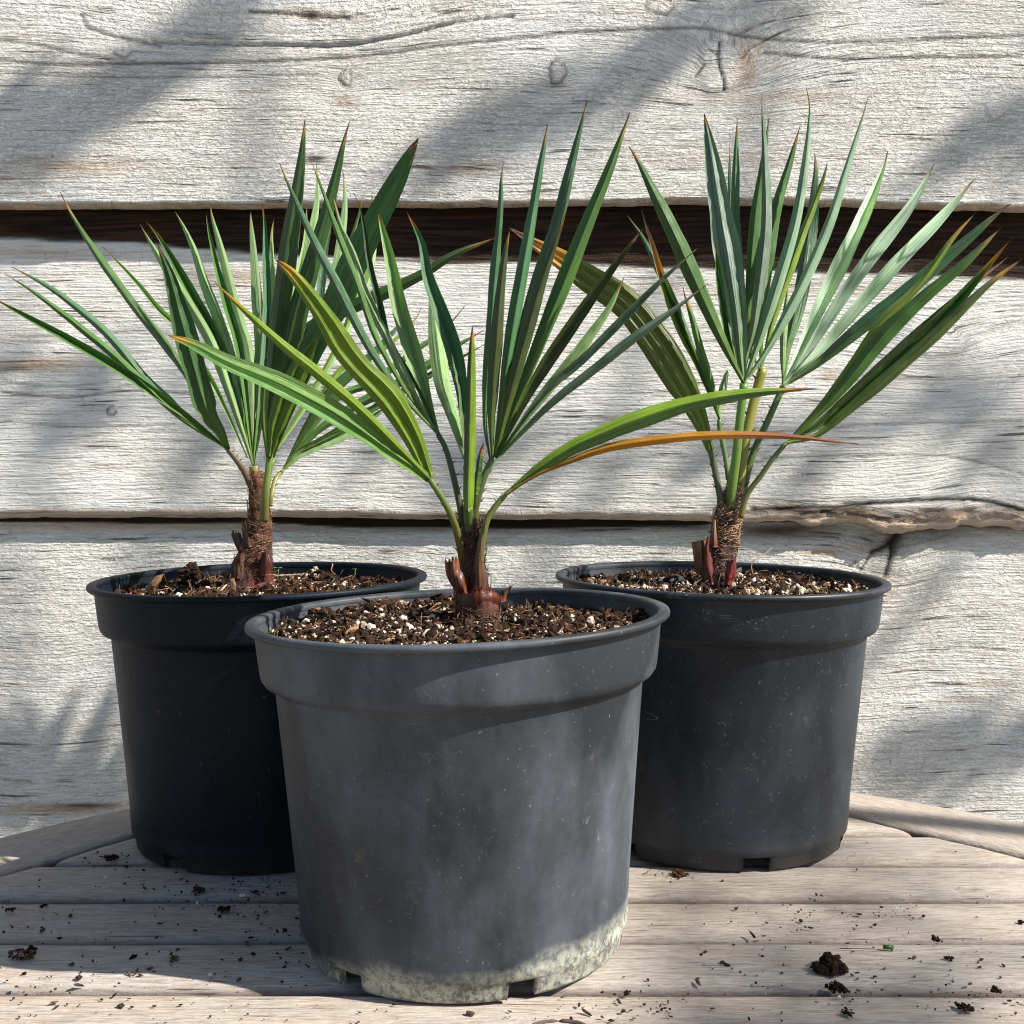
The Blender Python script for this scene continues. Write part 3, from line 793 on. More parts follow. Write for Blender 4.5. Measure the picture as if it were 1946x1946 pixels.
def leaflet(pts, d0, d1, wpx, col, parent, origin, ridge=1, fold=52, twist=0.0, tip=.035, yel=.03, pleats=1, wpos=.50, col2=None, ys=0, hubw=.22, dm=None, pale=.35, blunt=0, tipc=None):
    """one blade of a fan leaf; pts run from the hub to the tip"""
    LID[0] += 1
    rs = np.random.default_rng(LID[0])
    if pleats == 1 and fold < 48: fold = fold * .5 + 28
    n = 36
    L = np.concatenate([[0], np.cumsum(np.hypot(*np.diff(np.array(pts, float), axis=0).T))]); L /= L[-1]
    dd = d0 + (d1 - d0) * L if dm is None else np.where(L < .5, d0 + (dm - d0) * L * 2, dm + (d1 - dm) * (L - .5) * 2)
    P = catmull([at(p[0], p[1], y) for p, y in zip(pts, dd)], n)
    u = np.linspace(0, 1, n)
    T = np.gradient(P, axis=0); T /= np.linalg.norm(T, axis=1)[:, None]
    view = P - np.array([0, 0, CH]); dist = view[:, 1].copy(); view /= np.linalg.norm(view, axis=1)[:, None]
    P = P + np.cumsum(rs.normal(0, 1, (n, 3)), axis=0) * .00007 * np.sin(np.pi * u)[:, None]
    S = np.cross(view, T); S /= np.linalg.norm(S, axis=1)[:, None]
    Nn = np.cross(S, T); Nn *= -np.sign((Nn * view).sum(1))[:, None]      # towards the camera
    tw = np.radians(twist) + .10 * rs.normal()
    S2 = S * math.cos(tw) + Nn * math.sin(tw); N2 = Nn * math.cos(tw) - S * math.sin(tw)
    up = np.where(u < wpos, hubw + (1 - hubw) * np.sin(u / wpos * np.pi / 2) ** 1.25, 1)
    k = ((u - wpos) / (1 - wpos)).clip(0, 1)
    dn = (1 - k ** (2.1 + blunt)) ** (1.0 if not blunt else .7)
    wid = up * dn * (wpx * (.43 if pleats == 1 else .49)) * dist / F
    wid = np.maximum(wid, .00025)
    wid = wid * (1 + .07 * (np.interp(u, np.linspace(0, 1, 9), rs.normal(0, 1, 9)) * (u > .2)))
    if rs.uniform() < .5 and tip > 0: P[-4:] += np.outer(np.array([.0, .0004, .0012, .0024]), rs.normal(0, .7, 3))
    if pleats == 1:
        vs = np.array([-1, -.95, -.6, -.3, 0, .3, .6, .95, 1]); hs = 1 - np.abs(vs)
        hs = hs + .04 * np.sin(np.abs(vs) * np.pi)
    else:
        m = pleats * 2
        vs = np.linspace(-1, 1, m * 2 + 1)
        hs = np.array([.34 * (1 if i % 4 == 0 else (-1 if i % 4 == 2 else 0)) / 1.0 for i in range(len(vs))]) * (2.0 / pleats) + .35 * (1 - np.abs(vs))
    tf = math.tan(math.radians(fold))
    V = P[:, None] + wid[:, None, None] * (vs[None, :, None] * S2[:, None] + ridge * tf * hs[None, :, None] * N2[:, None])
    wav = rs.normal(0, .00035, (n, 1, 1)) * Nn[:, None]
    V = V + wav
    # thin solid blade: a second sheet a little behind the first
    back = V - Nn[:, None] * .00035
    U, A = np.meshgrid(u, vs, indexing='ij')
    base = np.array(col)[None, None] * (1 + .12 * rs.normal())
    C = np.broadcast_to(base, (n, len(vs), 3)).copy()
    if col2 is not None:
        f = (A * (1 if ys >= 0 else -1) > -.1).astype(float)[..., None] * .9
        C = C * (1 - f) + np.array(col2) * f
    hub = np.exp(-(U / .22) ** 2)[..., None]
    hk = .15 if col[2] > .25 else (.6 if col[0] < .12 else .35)
    C = C * (1 - hk * hub) + np.array([.13, .22, .022]) * hk * hub
    C = C * (.86 + .28 * vnoise(U * 9 + LID[0], A * 1.2 + 7, 31)[..., None])
    pale = pale if pleats == 1 else 0.0
    edge = (np.abs(A) > .97)[..., None] * (U < .95)[..., None]
    C = np.where(edge, C * (1 - pale) + np.array([.42, .38, .22]) * pale, C)
    C = C * np.where(np.abs(A) < .05, .85, 1.0)[..., None] if pleats == 1 else C
    jag = .02 * rs.normal(0, 1, (1, len(vs)))
    ty = ((U + jag - (1 - tip - yel)) / max(yel, .004)).clip(0, 1)[..., None]
    tb = ((U + jag * .6 - (1 - tip)) / max(tip * .55, .004)).clip(0, 1)[..., None]
    ty = ty * ty * (3 - 2 * ty)
    C = C * (1 - ty) + (YEL if yel > .05 else np.array([.35, .20, .05])) * ty
    C = C * (1 - tb) + (BRN if tipc is None else tipc) * tb
    nv = n * len(vs)
    Vv = np.vstack([V.reshape(-1, 3), back.reshape(-1, 3)])
    f1 = grid_faces(n, len(vs)); f2 = f1[:, ::-1] + nv
    cc = len(vs); per = [r * cc for r in range(n)] + [(n - 1) * cc + j for j in range(1, cc)] + [r * cc + cc - 1 for r in range(n - 2, -1, -1)] + [j for j in range(cc - 2, 0, -1)]
    side = [[per[i], per[i] + nv, per[(i + 1) % len(per)] + nv, per[(i + 1) % len(per)]] for i in range(len(per))]
    Fq = f1.tolist() + f2.tolist() + side
    two = lambda q: np.concatenate([q.ravel(), q.ravel()])
    o = mesh('leaflet', Vv, Fq, M_LEAF, parent, origin, colors=np.vstack([C.reshape(-1, 3)] * 2),
         attrs=dict(across=two(A), along=two(U), leafid=np.full(2 * nv, LID[0] * 1.37)))
    me = o.data
    ev = np.empty(len(me.edges) * 2, dtype=np.int32); me.edges.foreach_get('vertices', ev); ev = ev.reshape(-1, 2)
    cc = len(vs); c0, c1 = (ev[:, 0] % nv) % cc, (ev[:, 1] % nv) % cc
    folds = [cc // 2] if pleats == 1 else [j for j in range(cc) if j % 2 == 0]
    sharp = (c0 == c1) & np.isin(c0, folds + [0, cc - 1])
    sa = me.attributes.new('sharp_edge', 'BOOLEAN', 'EDGE'); sa.data.foreach_set('value', sharp)
    return o

def stalk(pts, ds, rpx, parent, origin, col=(.07, .13, .03), col1=None, thorns=True, name='frond'):
    """leaf stalk from the trunk up to the hub"""
    n = 24
    P = catmull([at(p[0], p[1], d) for p, d in zip(pts, ds)], n)
    r0, r1 = rpx if isinstance(rpx, tuple) else (rpx, rpx)
    R = np.linspace(r0, r1, n) * P[:, 1] / F
    V, Fq = tube_data(P, R, 9, .75)
    C = np.repeat(np.linspace(0, 1, n), 9)[:, None]
    c0 = np.array(col1 if col1 is not None else col); C = c0 * (1 - C ** .6) + np.array(col) * C ** .6
    parts = [(V, Fq)]; cols = [C]
    if thorns:
        for i in range(3, n - 2, 3):
            d = np.array([RNG.choice([-1, 1]), -.2, .35]); d /= np.linalg.norm(d)
            v, f = tube_data([P[i], P[i] + d * R[i] * 1.1, P[i] + d * R[i] * 2.1 + np.array([0, 0, R[i] * .5])], [R[i] * .4, R[i] * .22, R[i] * .04], 4)
            parts.append((v, f)); cols.append(np.tile([.06, .045, .02], (len(v), 1)))
    V, Fq = merge(parts)
    nn = len(V)
    return mesh(name, V, Fq, M_LEAF, parent, origin, colors=np.vstack(cols), attrs=dict(across=np.zeros(nn), along=np.zeros(nn), leafid=np.full(nn, LID[0] * .7)))

def trunk(rows, Y, parent, origin, colf, seed, rough=.0011):
    """rows: (y px, left px, right px)"""
    rows = sorted(rows, key=lambda r: -r[0])
    n = 70; seg = 48
    ys = np.linspace(rows[0][0], rows[-1][0], n)
    yy = [r[0] for r in rows][::-1]
    lo = np.interp(ys, yy, [r[1] for r in rows][::-1]); hi = np.interp(ys, yy, [r[2] for r in rows][::-1])
    th = np.linspace(0, 2 * np.pi, seg, endpoint=False)
    V = []; C = []
    for i in range(n):
        c = at((lo[i] + hi[i]) / 2, ys[i], Y); r = (hi[i] - lo[i]) / 2 * Y / F
        for t in th:
            nz = fbm(np.array([t * 2.2 + i * .05]), np.array([i * .23]), seed, 3)[0] - .5
            nz2 = vnoise(np.array([t * 5 + seed]), np.array([i * .9]), seed + 2)[0] - .5
            rr = r * (1 + .20 * nz) + rough * nz2
            V.append(c + np.array([rr * math.sin(t), -rr * math.cos(t) * .95, 0]))
            C.append(colf(i / n, t, nz))
    V = np.array(V)
    Fq = grid_faces(n, seg, True).tolist(); Fq.append([(n - 1) * seg + i for i in range(seg)])
    return mesh('trunk', V, Fq, M_TRUNK, parent, origin, colors=np.array(C))

def fibres(rows, Y, count, parent, origin, seed, slant=.5, ln=(10, 32), col=(.20, .12, .07)):
    rng = np.random.default_rng(seed)
    rows = sorted(rows, key=lambda r: r[0])
    parts = []; cols = []
    for i in range(count):
        y = rng.uniform(rows[0][0], rows[-1][0]); lo = np.interp(y, [r[0] for r in rows], [r[1] for r in rows]); hi = np.interp(y, [r[0] for r in rows], [r[2] for r in rows])
        c = at((lo + hi) / 2, y, Y); r = (hi - lo) / 2 * Y / F * 1.03
        a = rng.uniform(-1.7, 1.7); L = rng.uniform(*ln) * Y / F
        da = rng.normal(.8, .5) * L / max(r, .004) * rng.choice([-1, 1, 1]); dz = rng.normal(slant, .5) * L
        q = []
        lift = rng.uniform(0, .0012)
        for s in (0, .33, .66, 1):
            rr = r + lift * s + (.0025 * s * s if rng.uniform() < .12 else 0)
            aa = a + da * s
            q.append(c + np.array([rr * math.sin(aa), -rr * math.cos(aa), dz * s]) + rng.normal(0, .0003, 3))
        v, f = tube_data(q, rng.uniform(.00016, .00042), 3)
        parts.append((v, f)); cols.append(np.tile(np.array(col) * rng.uniform(.35, 1.7), (len(v), 1)))
    V, Fq = merge(parts)
    o = mesh('trunk_fibres', V, Fq, M_TRUNK, parent, origin, colors=np.vstack(cols)); o['kind'] = 'stuff'
    return o

def sheath(left, right, Y, bulge, parent, origin, c0, c1, jag=.0, label=None, mat=None, back=.0):
    """a scale of leaf base: left and right outlines in px from bottom to top, curved towards the camera"""
    n, m = 22, 25
    A = catmull([(p[0], p[1], 0) for p in left], n); B = catmull([(p[0], p[1], 0) for p in right], n)
    V = []; C = []; V2 = []
    for i in range(n):
        for j in range(m):
            s = j / (m - 1); px = A[i, 0] * (1 - s) + B[i, 0] * s; py = A[i, 1] * (1 - s) + B[i, 1] * s
            d_n = (mnoise.noise(Vector((px * .11, py * .03, Y * 9))) + .5 * mnoise.noise(Vector((px * .3, py * .05, Y * 5)))) * .0016
            if i == n - 1 or i == n - 2: py += jag * (random.random() - .5) * 2 * (1 if i == n - 1 else .3)
            d = Y - bulge * math.sin(math.pi * s) ** .8 + back * i / n + d_n
            V.append(at(px, py, d)); V2.append(at(px, py, d + .0009))
            k_ = i / (n - 1); C.append(np.array(c0) * (1 - k_) + np.array(c1) * k_)
    nv = len(V); f1 = grid_faces(n, m)
    per = [r * m for r in range(n)] + [(n - 1) * m + j for j in range(1, m)] + [r * m + m - 1 for r in range(n - 2, -1, -1)] + [j for j in range(m - 2, 0, -1)]
    side = [[per[i], per[i] + nv, per[(i + 1) % len(per)] + nv, per[(i + 1) % len(per)]] for i in range(len(per))]
    o = mesh('leaf_sheath', np.array(V + V2), f1.tolist() + (f1[:, ::-1] + nv).tolist() + side, mat or M_SHEATH, parent, origin, colors=np.array(C + C))
    if label: o['label'] = label
    return o

# ---- front palm
fo = (PP['front'][0], PP['front'][1], .225)
fp = thing('fan_palm', 'young fan palm in the front pot, one long orange blade reaching right', 'palm', fo)
YF = PP['front'][1]
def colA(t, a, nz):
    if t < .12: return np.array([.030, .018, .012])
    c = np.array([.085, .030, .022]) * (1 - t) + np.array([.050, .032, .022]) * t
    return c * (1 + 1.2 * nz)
TR1 = [(1215, 848, 950), (1195, 858, 942), (1160, 862, 936), (1120, 868, 928), (1060, 874, 922), (1020, 876, 916), (985, 880, 908), (955, 886, 904)]
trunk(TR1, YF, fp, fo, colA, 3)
fibres(TR1[2:], YF - .001, 130, fp, fo, 4, .9, (10, 40), (.11, .06, .045))
RED = (.040, .009, .004); RED2 = (.070, .017, .007)
sheath([(884, 1150), (893, 1110), (900, 1070), (908, 1030), (918, 1000)], [(934, 1130), (926, 1100), (921, 1070), (922, 1030), (928, 990)], YF - .010, .010, fp, fo, RED, (.14, .085, .045), label='glossy red-brown leaf base')
sheath([(874, 1134), (860, 1116), (848, 1092), (845, 1064)], [(894, 1128), (888, 1100), (880, 1080), (872, 1062)], YF - .013, .007, fp, fo, RED2, (.13, .045, .02), 7, label='peeling husk with a torn top')
sheath([(868, 1150), (866, 1138), (868, 1126)], [(950, 1152), (952, 1136), (944, 1124)], YF - .012, .014, fp, fo, (.020, .006, .004), (.085, .014, .006), 11, label='torn red collar of old leaf base')
sheath([(936, 1150), (942, 1138), (950, 1128)], [(962, 1142), (964, 1130), (974, 1112)], YF - .008, .004, fp, fo, (.12, .03, .015), (.10, .06, .035), 5)
sheath([(880, 1195), (876, 1165), (878, 1142)], [(946, 1195), (950, 1170), (946, 1142)], YF - .014, .012, fp, fo, (.028, .018, .012), (.09, .03, .02), 5, mat=M_TRUNK)
fibres([(1150, 870, 950), (1200, 862, 948)], YF - .014, 120, fp, fo, 9, -.7, (14, 45), (.07, .04, .028))

h = (833, 826)
f = stalk([(878, 1000), (875, 965), (858, 890), (846, 850), h], [.89, .89, .895, .90, .90], (7, 5), fp, fo, (.05, .085, .035), (.06, .045, .02))
kw = dict(parent=f, origin=fo)
leaflet([h, (777, 766), (740, 718), (704, 664), (670, 600), (636, 532), (602, 467), (574, 408), (549, 352), (527, 302)], .90, .93, 21, TEAL * 1.2, ridge=1, **kw)
leaflet([h, (770, 740), (715, 640), (684, 550), (658, 482), (630, 408), (611, 355), (589, 299)], .903, .955, 16, GREEN, ridge=1, tip=.02, yel=.06, **kw)
leaflet([h, (806, 784), (766, 709), (738, 647), (711, 594), (689, 544), (670, 485), (648, 430), (632, 370)], .899, .98, 24, LIGHT * .9, ridge=1, tip=.02, yel=.07, **kw)
leaflet([h, (805, 760), (773, 703), (738, 647), (723, 585), (707, 523), (698, 476), (692, 430), (678, 364)], .905, .965, 15, DARK, ridge=-1, **kw)
leaflet([h, (814, 770), (801, 725), (779, 647), (757, 569), (742, 492), (729, 439), (716, 396)], .90, 1.01, 40, LIGHT, ridge=-1, fold=32, wpos=.38, **kw)
h = (816, 910)
f = stalk([(880, 1068), (874, 1035), (862, 990), (842, 950), h], [.885, .88, .872, .868, .865], (8, 5.5), fp, fo, (.08, .13, .035), (.13, .08, .03))
kw = dict(parent=f, origin=fo)
leaflet([h, (739, 856), (649, 794), (540, 735), (431, 688), (370, 656), (319, 637)], .865, .765, 42, GREEN * 1.35, ridge=1, fold=24, pleats=2, tip=.025, yel=.07, blunt=.8, wpos=.38, hubw=.42, col2=np.array([.09, .18, .035]), ys=1, **kw)
leaflet([h, (757, 850), (685, 776), (612, 713), (540, 655), (464, 588), (408, 536)], .864, .775, 26, LIME * .95, ridge=1, fold=26, tip=.055, yel=.08, hubw=.4, tipc=(.33, .16, .09), **kw)
leaflet([h, (786, 834), (739, 757), (667, 680), (620, 608), (580, 552), (549, 514), (524, 494)], .866, .80, 50, LIME * .6, ridge=-1, fold=24, pleats=2, tip=.035, yel=.07, blunt=.4, wpos=.36, hubw=.42, **kw)
h = (936, 872)
f = stalk([(896, 1010), (903, 965), (918, 912), h], [.885, .882, .88, .88], (9, 6.5), fp, fo, (.06, .11, .035), (.07, .035, .02))
kw = dict(parent=f, origin=fo)
leaflet([(931, 870), (922, 810), (924, 730), (933, 621), (941, 512), (951, 404), (953, 304)], .882, .91, 22, TEAL, ridge=1, **kw)
leaflet([h, (934, 800), (937, 740), (941, 675), (948, 585), (958, 494), (969, 434)], .878, .865, 28, OLIVE, ridge=1, tip=.03, yel=.06, **kw)
leaflet([(940, 868), (953, 766), (969, 657), (987, 549), (1009, 422), (1027, 313), (1043, 232)], .882, .915, 28, TEAL, ridge=1, **kw)
leaflet([(941, 868), (960, 760), (980, 680), (1001, 603), (1034, 494), (1063, 404), (1088, 302), (1116, 190)], .884, .925, 30, TEAL * .95, ridge=1, **kw)
leaflet([(941, 869), (969, 748), (998, 639), (1023, 549), (1049, 476), (1076, 404)], .879, .862, 28, OLIVE, ridge=1, tip=.03, yel=.07, **kw)
leaflet([(942, 868), (983, 759), (1012, 686), (1045, 603), (1085, 505), (1125, 404), (1164, 306), (1197, 213)], .882, .90, 36, GREEN * .95, ridge=1, **kw)
leaflet([(943, 869), (994, 766), (1041, 686), (1085, 621), (1128, 559), (1175, 494), (1222, 434)], .878, .868, 28, OLIVE * 1.1, ridge=-1, **kw)
leaflet([(944, 870), (1020, 766), (1067, 708), (1114, 646), (1157, 585), (1186, 527)], .880, .885, 25, LIGHT, ridge=1, fold=20, twist=-25, **kw)
leaflet([(944, 871), (1030, 751), (1103, 686), (1175, 614), (1248, 541), (1326, 471)], .877, .85, 19, GREY, ridge=-1, **kw)
leaflet([(945, 873), (994, 820), (1049, 766), (1121, 708), (1193, 650), (1266, 599), (1346, 539)], .876, .84, 21, GREY * 1.3, ridge=1, **kw)
h = (886, 884)
f = stalk([(893, 1000), (890, 950), h], [.893, .895, .898], (7, 6), fp, fo, thorns=False)
kw = dict(parent=f, origin=fo)
leaflet([h, (882, 790), (872, 709), (857, 647), (835, 585), (813, 523), (801, 460), (773, 402)], .90, .965, 34, TEAL, ridge=-1, fold=30, wpos=.45, **kw)
leaflet([h, (871, 828), (854, 770), (842, 730), (831, 657), (823, 585), (816, 530)], .896, 1.0, 38, LIGHT * 1.15, ridge=1, fold=18, twist=-20, col2=LIGHT * 1.25, hubw=.12, **kw)
f = stalk([(892, 1010), (891, 985), (890, 965)], [.878, .876, .874], (8, 10), fp, fo, (.07, .12, .02), (.06, .05, .025), thorns=False)
leaflet([(890, 972), (891, 910), (893, 816), (895, 723), (896, 680), (898, 617)], .874, .862, 25, (.028, .055, .016), f, fo, ridge=1, fold=50, col2=LIME * .95, ys=1, wpos=.12, hubw=.8, blunt=1.2, tip=.05, yel=.05, pale=.3)  # dark and lime halves paint the fold's shading into the blade
f = stalk([(900, 1005), (903, 965), (906, 930)], [.884, .882, .880], (8, 8), fp, fo, (.07, .13, .035), (.08, .05, .03), thorns=False)
leaflet([(905, 940), (909, 900), (914, 865), (919, 842)], .879, .876, 15, GREEN, f, fo, ridge=1, wpos=.2, hubw=.8, blunt=1.0, tip=.25, yel=.02)
h = (960, 940)
f = stalk([(908, 1120), (912, 1060), (922, 1000), (935, 972), h], [.875, .872, .87, .87, .87], (9, 5.5), fp, fo, (.11, .15, .035), (.15, .06, .03))
kw = dict(parent=f, origin=fo)
leaflet([h, (1018, 895), (1080, 855), (1149, 823), (1212, 798), (1315, 766), (1418, 748), (1500, 741), (1553, 739)], .87, .825, 40, np.array([.075, .16, .05]), ridge=1, fold=30, twist=12, col2=LIME * 1.25, ys=-1, tip=.07, yel=.05, wpos=.35, **kw)  # upper half coloured lime to paint in the sunlit side
leaflet([h, (1021, 902), (1080, 877), (1149, 853), (1212, 841), (1315, 829), (1438, 826), (1541, 833), (1624, 846)], .868, .815, 20, (.34, .17, .012), ridge=1, fold=28, tip=.40, yel=.15, wpos=.5, tipc=(.27, .12, .06), **kw)

# ---- left palm
lo_ = (PP['left'][0], PP['left'][1], .225)
lp = thing('fan_palm', 'bushy young fan palm in the back left pot with broad dark blades', 'palm', lo_)
YL = PP['left'][1]
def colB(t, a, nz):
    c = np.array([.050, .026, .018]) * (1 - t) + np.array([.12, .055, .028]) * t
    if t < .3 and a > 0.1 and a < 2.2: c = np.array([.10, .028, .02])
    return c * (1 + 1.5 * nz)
TR2 = [(1112, 425, 524), (1096, 436, 520), (1075, 445, 519), (1050, 452, 516), (1015, 466, 516), (980, 472, 514), (940, 473, 511), (912, 473, 508), (895, 478, 500)]
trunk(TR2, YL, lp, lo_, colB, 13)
fibres(TR2, YL - .001, 220, lp, lo_, 14, .2, (8, 34), (.17, .09, .055))
sheath([(455, 1052), (446, 1035), (438, 1012)], [(474, 1048), (464, 1030), (456, 1010)], YL - .012, .003, lp, lo_, (.06, .024, .016), (.10, .04, .025), 6)
sheath([(464, 1040), (460, 1012), (459, 988)], [(480, 1040), (472, 1012), (466, 992)], YL - .014, .003, lp, lo_, (.06, .024, .015), (.12, .05, .03), 5)
sheath([(436, 1098), (440, 1072), (452, 1050)], [(470, 1100), (466, 1074), (470, 1050)], YL - .014, .006, lp, lo_, (.05, .028, .02), (.10, .05, .03), 5, mat=M_TRUNK)
sheath([(486, 1096), (492, 1070), (498, 1050)], [(519, 1092), (519, 1068), (512, 1048)], YL - .016, .006, lp, lo_, (.080, .018, .010), (.04, .014, .008), 3)
h = (433, 854)
f = stalk([(478, 925), (462, 892), (446, 870), h], [1.12, 1.115, 1.112, 1.11], (7, 5), lp, lo_, (.10, .09, .05), (.12, .07, .04))
kw = dict(parent=f, origin=lo_)
leaflet([h, (370, 803), (305, 755), (225, 702), (140, 651), (60, 607), (-22, 562)], 1.11, 1.06, 23, GREEN, ridge=-1, **kw)
leaflet([h, (362, 800), (318, 757), (275, 719), (203, 634), (127, 570), (80, 538), (22, 507)], 1.112, 1.09, 21, np.array([.075, .17, .085]), ridge=1, **kw)
leaflet([h, (345, 795), (280, 735), (217, 675), (160, 628), (120, 596), (60, 552), (9, 520)], 1.109, 1.075, 17, GREEN * 1.1, ridge=1, **kw)
leaflet([h, (405, 790), (373, 744), (348, 701), (308, 646), (254, 578), (192, 494), (150, 430), (113, 369)], 1.115, 1.12, 22, GREEN * .85, ridge=1, **kw)
leaflet([(470, 870), (430, 780), (400, 720), (344, 630), (301, 586), (254, 530), (194, 468)], 1.13, 1.16, 14, LIGHT * .9, ridge=-1, **kw)
leaflet([h, (418, 820), (395, 784), (366, 686), (344, 603), (319, 516), (297, 465)], 1.106, 1.085, 46, DARK * 1.15, ridge=1, fold=26, pleats=2, wpos=.4, **kw)
h = (482, 886)
f = stalk([(492, 935), (486, 910), h], [1.13, 1.13, 1.13], (13, 9), lp, lo_, (.19, .20, .05), (.25, .11, .06), thorns=False)
kw = dict(parent=f, origin=lo_)
P_ = [([(266, 426), (308, 498), (348, 559), (399, 646), (435, 744)], 24, LIGHT, 1), ([(285, 422), (322, 483), (359, 549), (395, 617), (453, 748)], 26, GREEN * 1.15, -1),
      ([(333, 398), (366, 469), (388, 538), (417, 614), (442, 693)], 24, LIGHT * 1.1, 1), ([(389, 404), (409, 494), (431, 578), (457, 675)], 18, GREEN * 1.2, -1),
      ([(394, 385), (417, 462), (435, 534), (453, 603), (475, 693)], 24, LIGHT * 1.1, 1), ([(475, 396), (482, 476), (489, 567), (496, 675)], 27, LIGHT * 1.15, 1),
      ([(501, 388), (505, 476), (507, 585), (500, 720)], 19, TEAL * 1.2, -1), ([(516, 417), (516, 494), (517, 585), (511, 686)], 22, LIGHT * 1.1, 1),
      ([(402, 605), (431, 665), (455, 760)], 14, OLIVE * .6, -1)]
for i, (pp, wd, c, rd) in enumerate(P_):
    leaflet([h] + pp[::-1], 1.128 + .003 * (i % 3), 1.25 + .012 * (i % 3), wd, c, ridge=rd, tip=.025, twist=-16 if c[1] > .2 else 6, fold=34, **kw)
h = (541, 872)
f = stalk([(500, 990), (503, 940), (514, 885), (520, 874)], [1.105, 1.10, 1.105, 1.108], (8, 5.5), lp, lo_, (.10, .16, .03), (.16, .12, .05), thorns=False)
kw = dict(parent=f, origin=lo_)
Q = [([(602, 311), (602, 383), (586, 476), (574, 554), (562, 647), (535, 780)], 25, LIGHT, 1, 1.20), ([(655, 327), (655, 398), (645, 476), (630, 569), (600, 678), (545, 800)], 26, LIGHT, 1, 1.19),
     ([(583, 389), (580, 461), (565, 538), (550, 647), (528, 780)], 20, LIGHT, -1, 1.175), ([(693, 364), (673, 439), (648, 507), (610, 620), (545, 790)], 14, GREEN, 1, 1.21),
     ([(630, 425), (617, 492), (599, 616), (545, 780)], 22, TEAL, -1, 1.16), ([(721, 360), (714, 430), (704, 507), (680, 580), (600, 740)], 18, LIGHT, 1, 1.22), ([(707, 364), (706, 440), (690, 520), (640, 660)], 14, LIME * .8, 1, 1.215)]
for pp, wd, c, rd, dt in Q:
    leaflet([(514, 872)] + pp[::-1], 1.125, dt + .06, wd, c, ridge=rd, tip=.02, yel=.03, twist=-16 if c[1] > .2 else 6, fold=34, **kw)
f = stalk([(502, 990), (505, 940), (510, 895), (512, 868)], [1.10, 1.095, 1.098, 1.10], (8, 6.5), lp, lo_, (.12, .18, .03), (.15, .12, .04), thorns=False)
kw = dict(parent=f, origin=lo_)
leaflet([(510, 870), (512, 780), (525, 657), (540, 549), (554, 440), (570, 331), (581, 221)], 1.10, 1.06, 41, DARK * 1.15, ridge=1, fold=30, pleats=1, wpos=.5, tip=.03, yel=.01, twist=15, **kw)
leaflet([(513, 870), (522, 780), (543, 693), (565, 594), (594, 494), (616, 422), (641, 324), (661, 228)], 1.098, 1.05, 42, DARK * 1.1, ridge=1, fold=30, wpos=.45, tip=.05, yel=.01, twist=15, **kw)
leaflet([(516, 868), (545, 780), (586, 678), (636, 585), (673, 501), (717, 417), (757, 340), (794, 260)], 1.096, 1.03, 62, DARK * 1.5, ridge=1, fold=16, pleats=2, wpos=.5, tip=.045, yel=.01, twist=18, blunt=.3, **kw)
leaflet([(514, 868), (530, 800), (570, 700), (605, 640)], 1.094, 1.06, 44, np.array([.085, .15, .02]), ridge=-1, fold=28, pleats=2, wpos=.5, tip=.0, **kw)
leaflet([(508, 868), (500, 780), (515, 690), (590, 622), (670, 583), (729, 557), (804, 520), (866, 482), (946, 450)], 1.115, 1.05, 28, GREEN * .8, ridge=1, fold=30, wpos=.6, tip=.03, yel=.04, **kw)
h = (536, 896)
f = stalk([(513, 962), (516, 940), (524, 910), h], [1.12, 1.12, 1.13, 1.135], (5, 4), lp, lo_, (.22, .24, .08), (.20, .15, .07))
kw = dict(parent=f, origin=lo_)
leaflet([h, (600, 805), (649, 752), (711, 726), (788, 668), (835, 634), (884, 586)], 1.135, 1.22, 16, GREEN * 1.1, ridge=1, **kw)
leaflet([h, (575, 850), (612, 812), (680, 768), (742, 737), (804, 700), (866, 659), (920, 627)], 1.136, 1.20, 22, GREEN, ridge=1, tip=.05, **kw)
leaflet([h, (560, 862), (620, 830), (703, 781), (760, 748), (810, 718), (875, 681), (923, 655)], 1.134, 1.18, 16, GREEN * .9, ridge=-1, tip=.05, **kw)
leaflet([h, (565, 868), (594, 852), (649, 828), (690, 806), (740, 770)], 1.132, 1.16, 26, LIGHT * .9, ridge=-1, **kw)
leaflet([h, (590, 790), (650, 700), (720, 670), (782, 616), (801, 585)], 1.14, 1.235, 13, LIME, ridge=1, yel=.10, **kw)
leaflet([h, (585, 815), (640, 735), (690, 690), (730, 650), (775, 600)], 1.138, 1.21, 22, GREEN * 1.2, ridge=1, **kw)

# ---- right palm
ro_ = (PP['right'][0], PP['right'][1], .228)
rp_ = thing('fan_palm', 'blue-green fan palm in the back right pot with open fans on tall stalks', 'palm', ro_)
YR = PP['right'][1]
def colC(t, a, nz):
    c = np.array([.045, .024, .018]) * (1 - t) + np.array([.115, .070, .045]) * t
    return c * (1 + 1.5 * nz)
TR3 = [(1128, 1322, 1402), (1105, 1330, 1399), (1070, 1340, 1398), (1040, 1349, 1401), (1010, 1352, 1405), (986, 1354, 1408), (960, 1362, 1410), (936, 1372, 1412), (925, 1382, 1406)]
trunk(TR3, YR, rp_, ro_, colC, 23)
fibres(TR3[3:], YR - .001, 300, rp_, ro_, 24, .35, (8, 26), (.30, .19, .12))
fibres(TR3[:4], YR - .001, 120, rp_, ro_, 25, .5, (8, 26), (.20, .10, .08))
sheath([(1322, 1090), (1318, 1060), (1314, 1030)], [(1352, 1092), (1348, 1060), (1342, 1026)], YR - .008, .008, rp_, ro_, (.05, .028, .02), (.20, .10, .05), 1)
sheath([(1338, 1110), (1336, 1080), (1338, 1045), (1344, 1020)], [(1368, 1112), (1356, 1078), (1350, 1045), (1350, 1022)], YR - .015, .006, rp_, ro_, (.07, .020, .013), (.15, .045, .032), 2, label='pinkish leaf base')
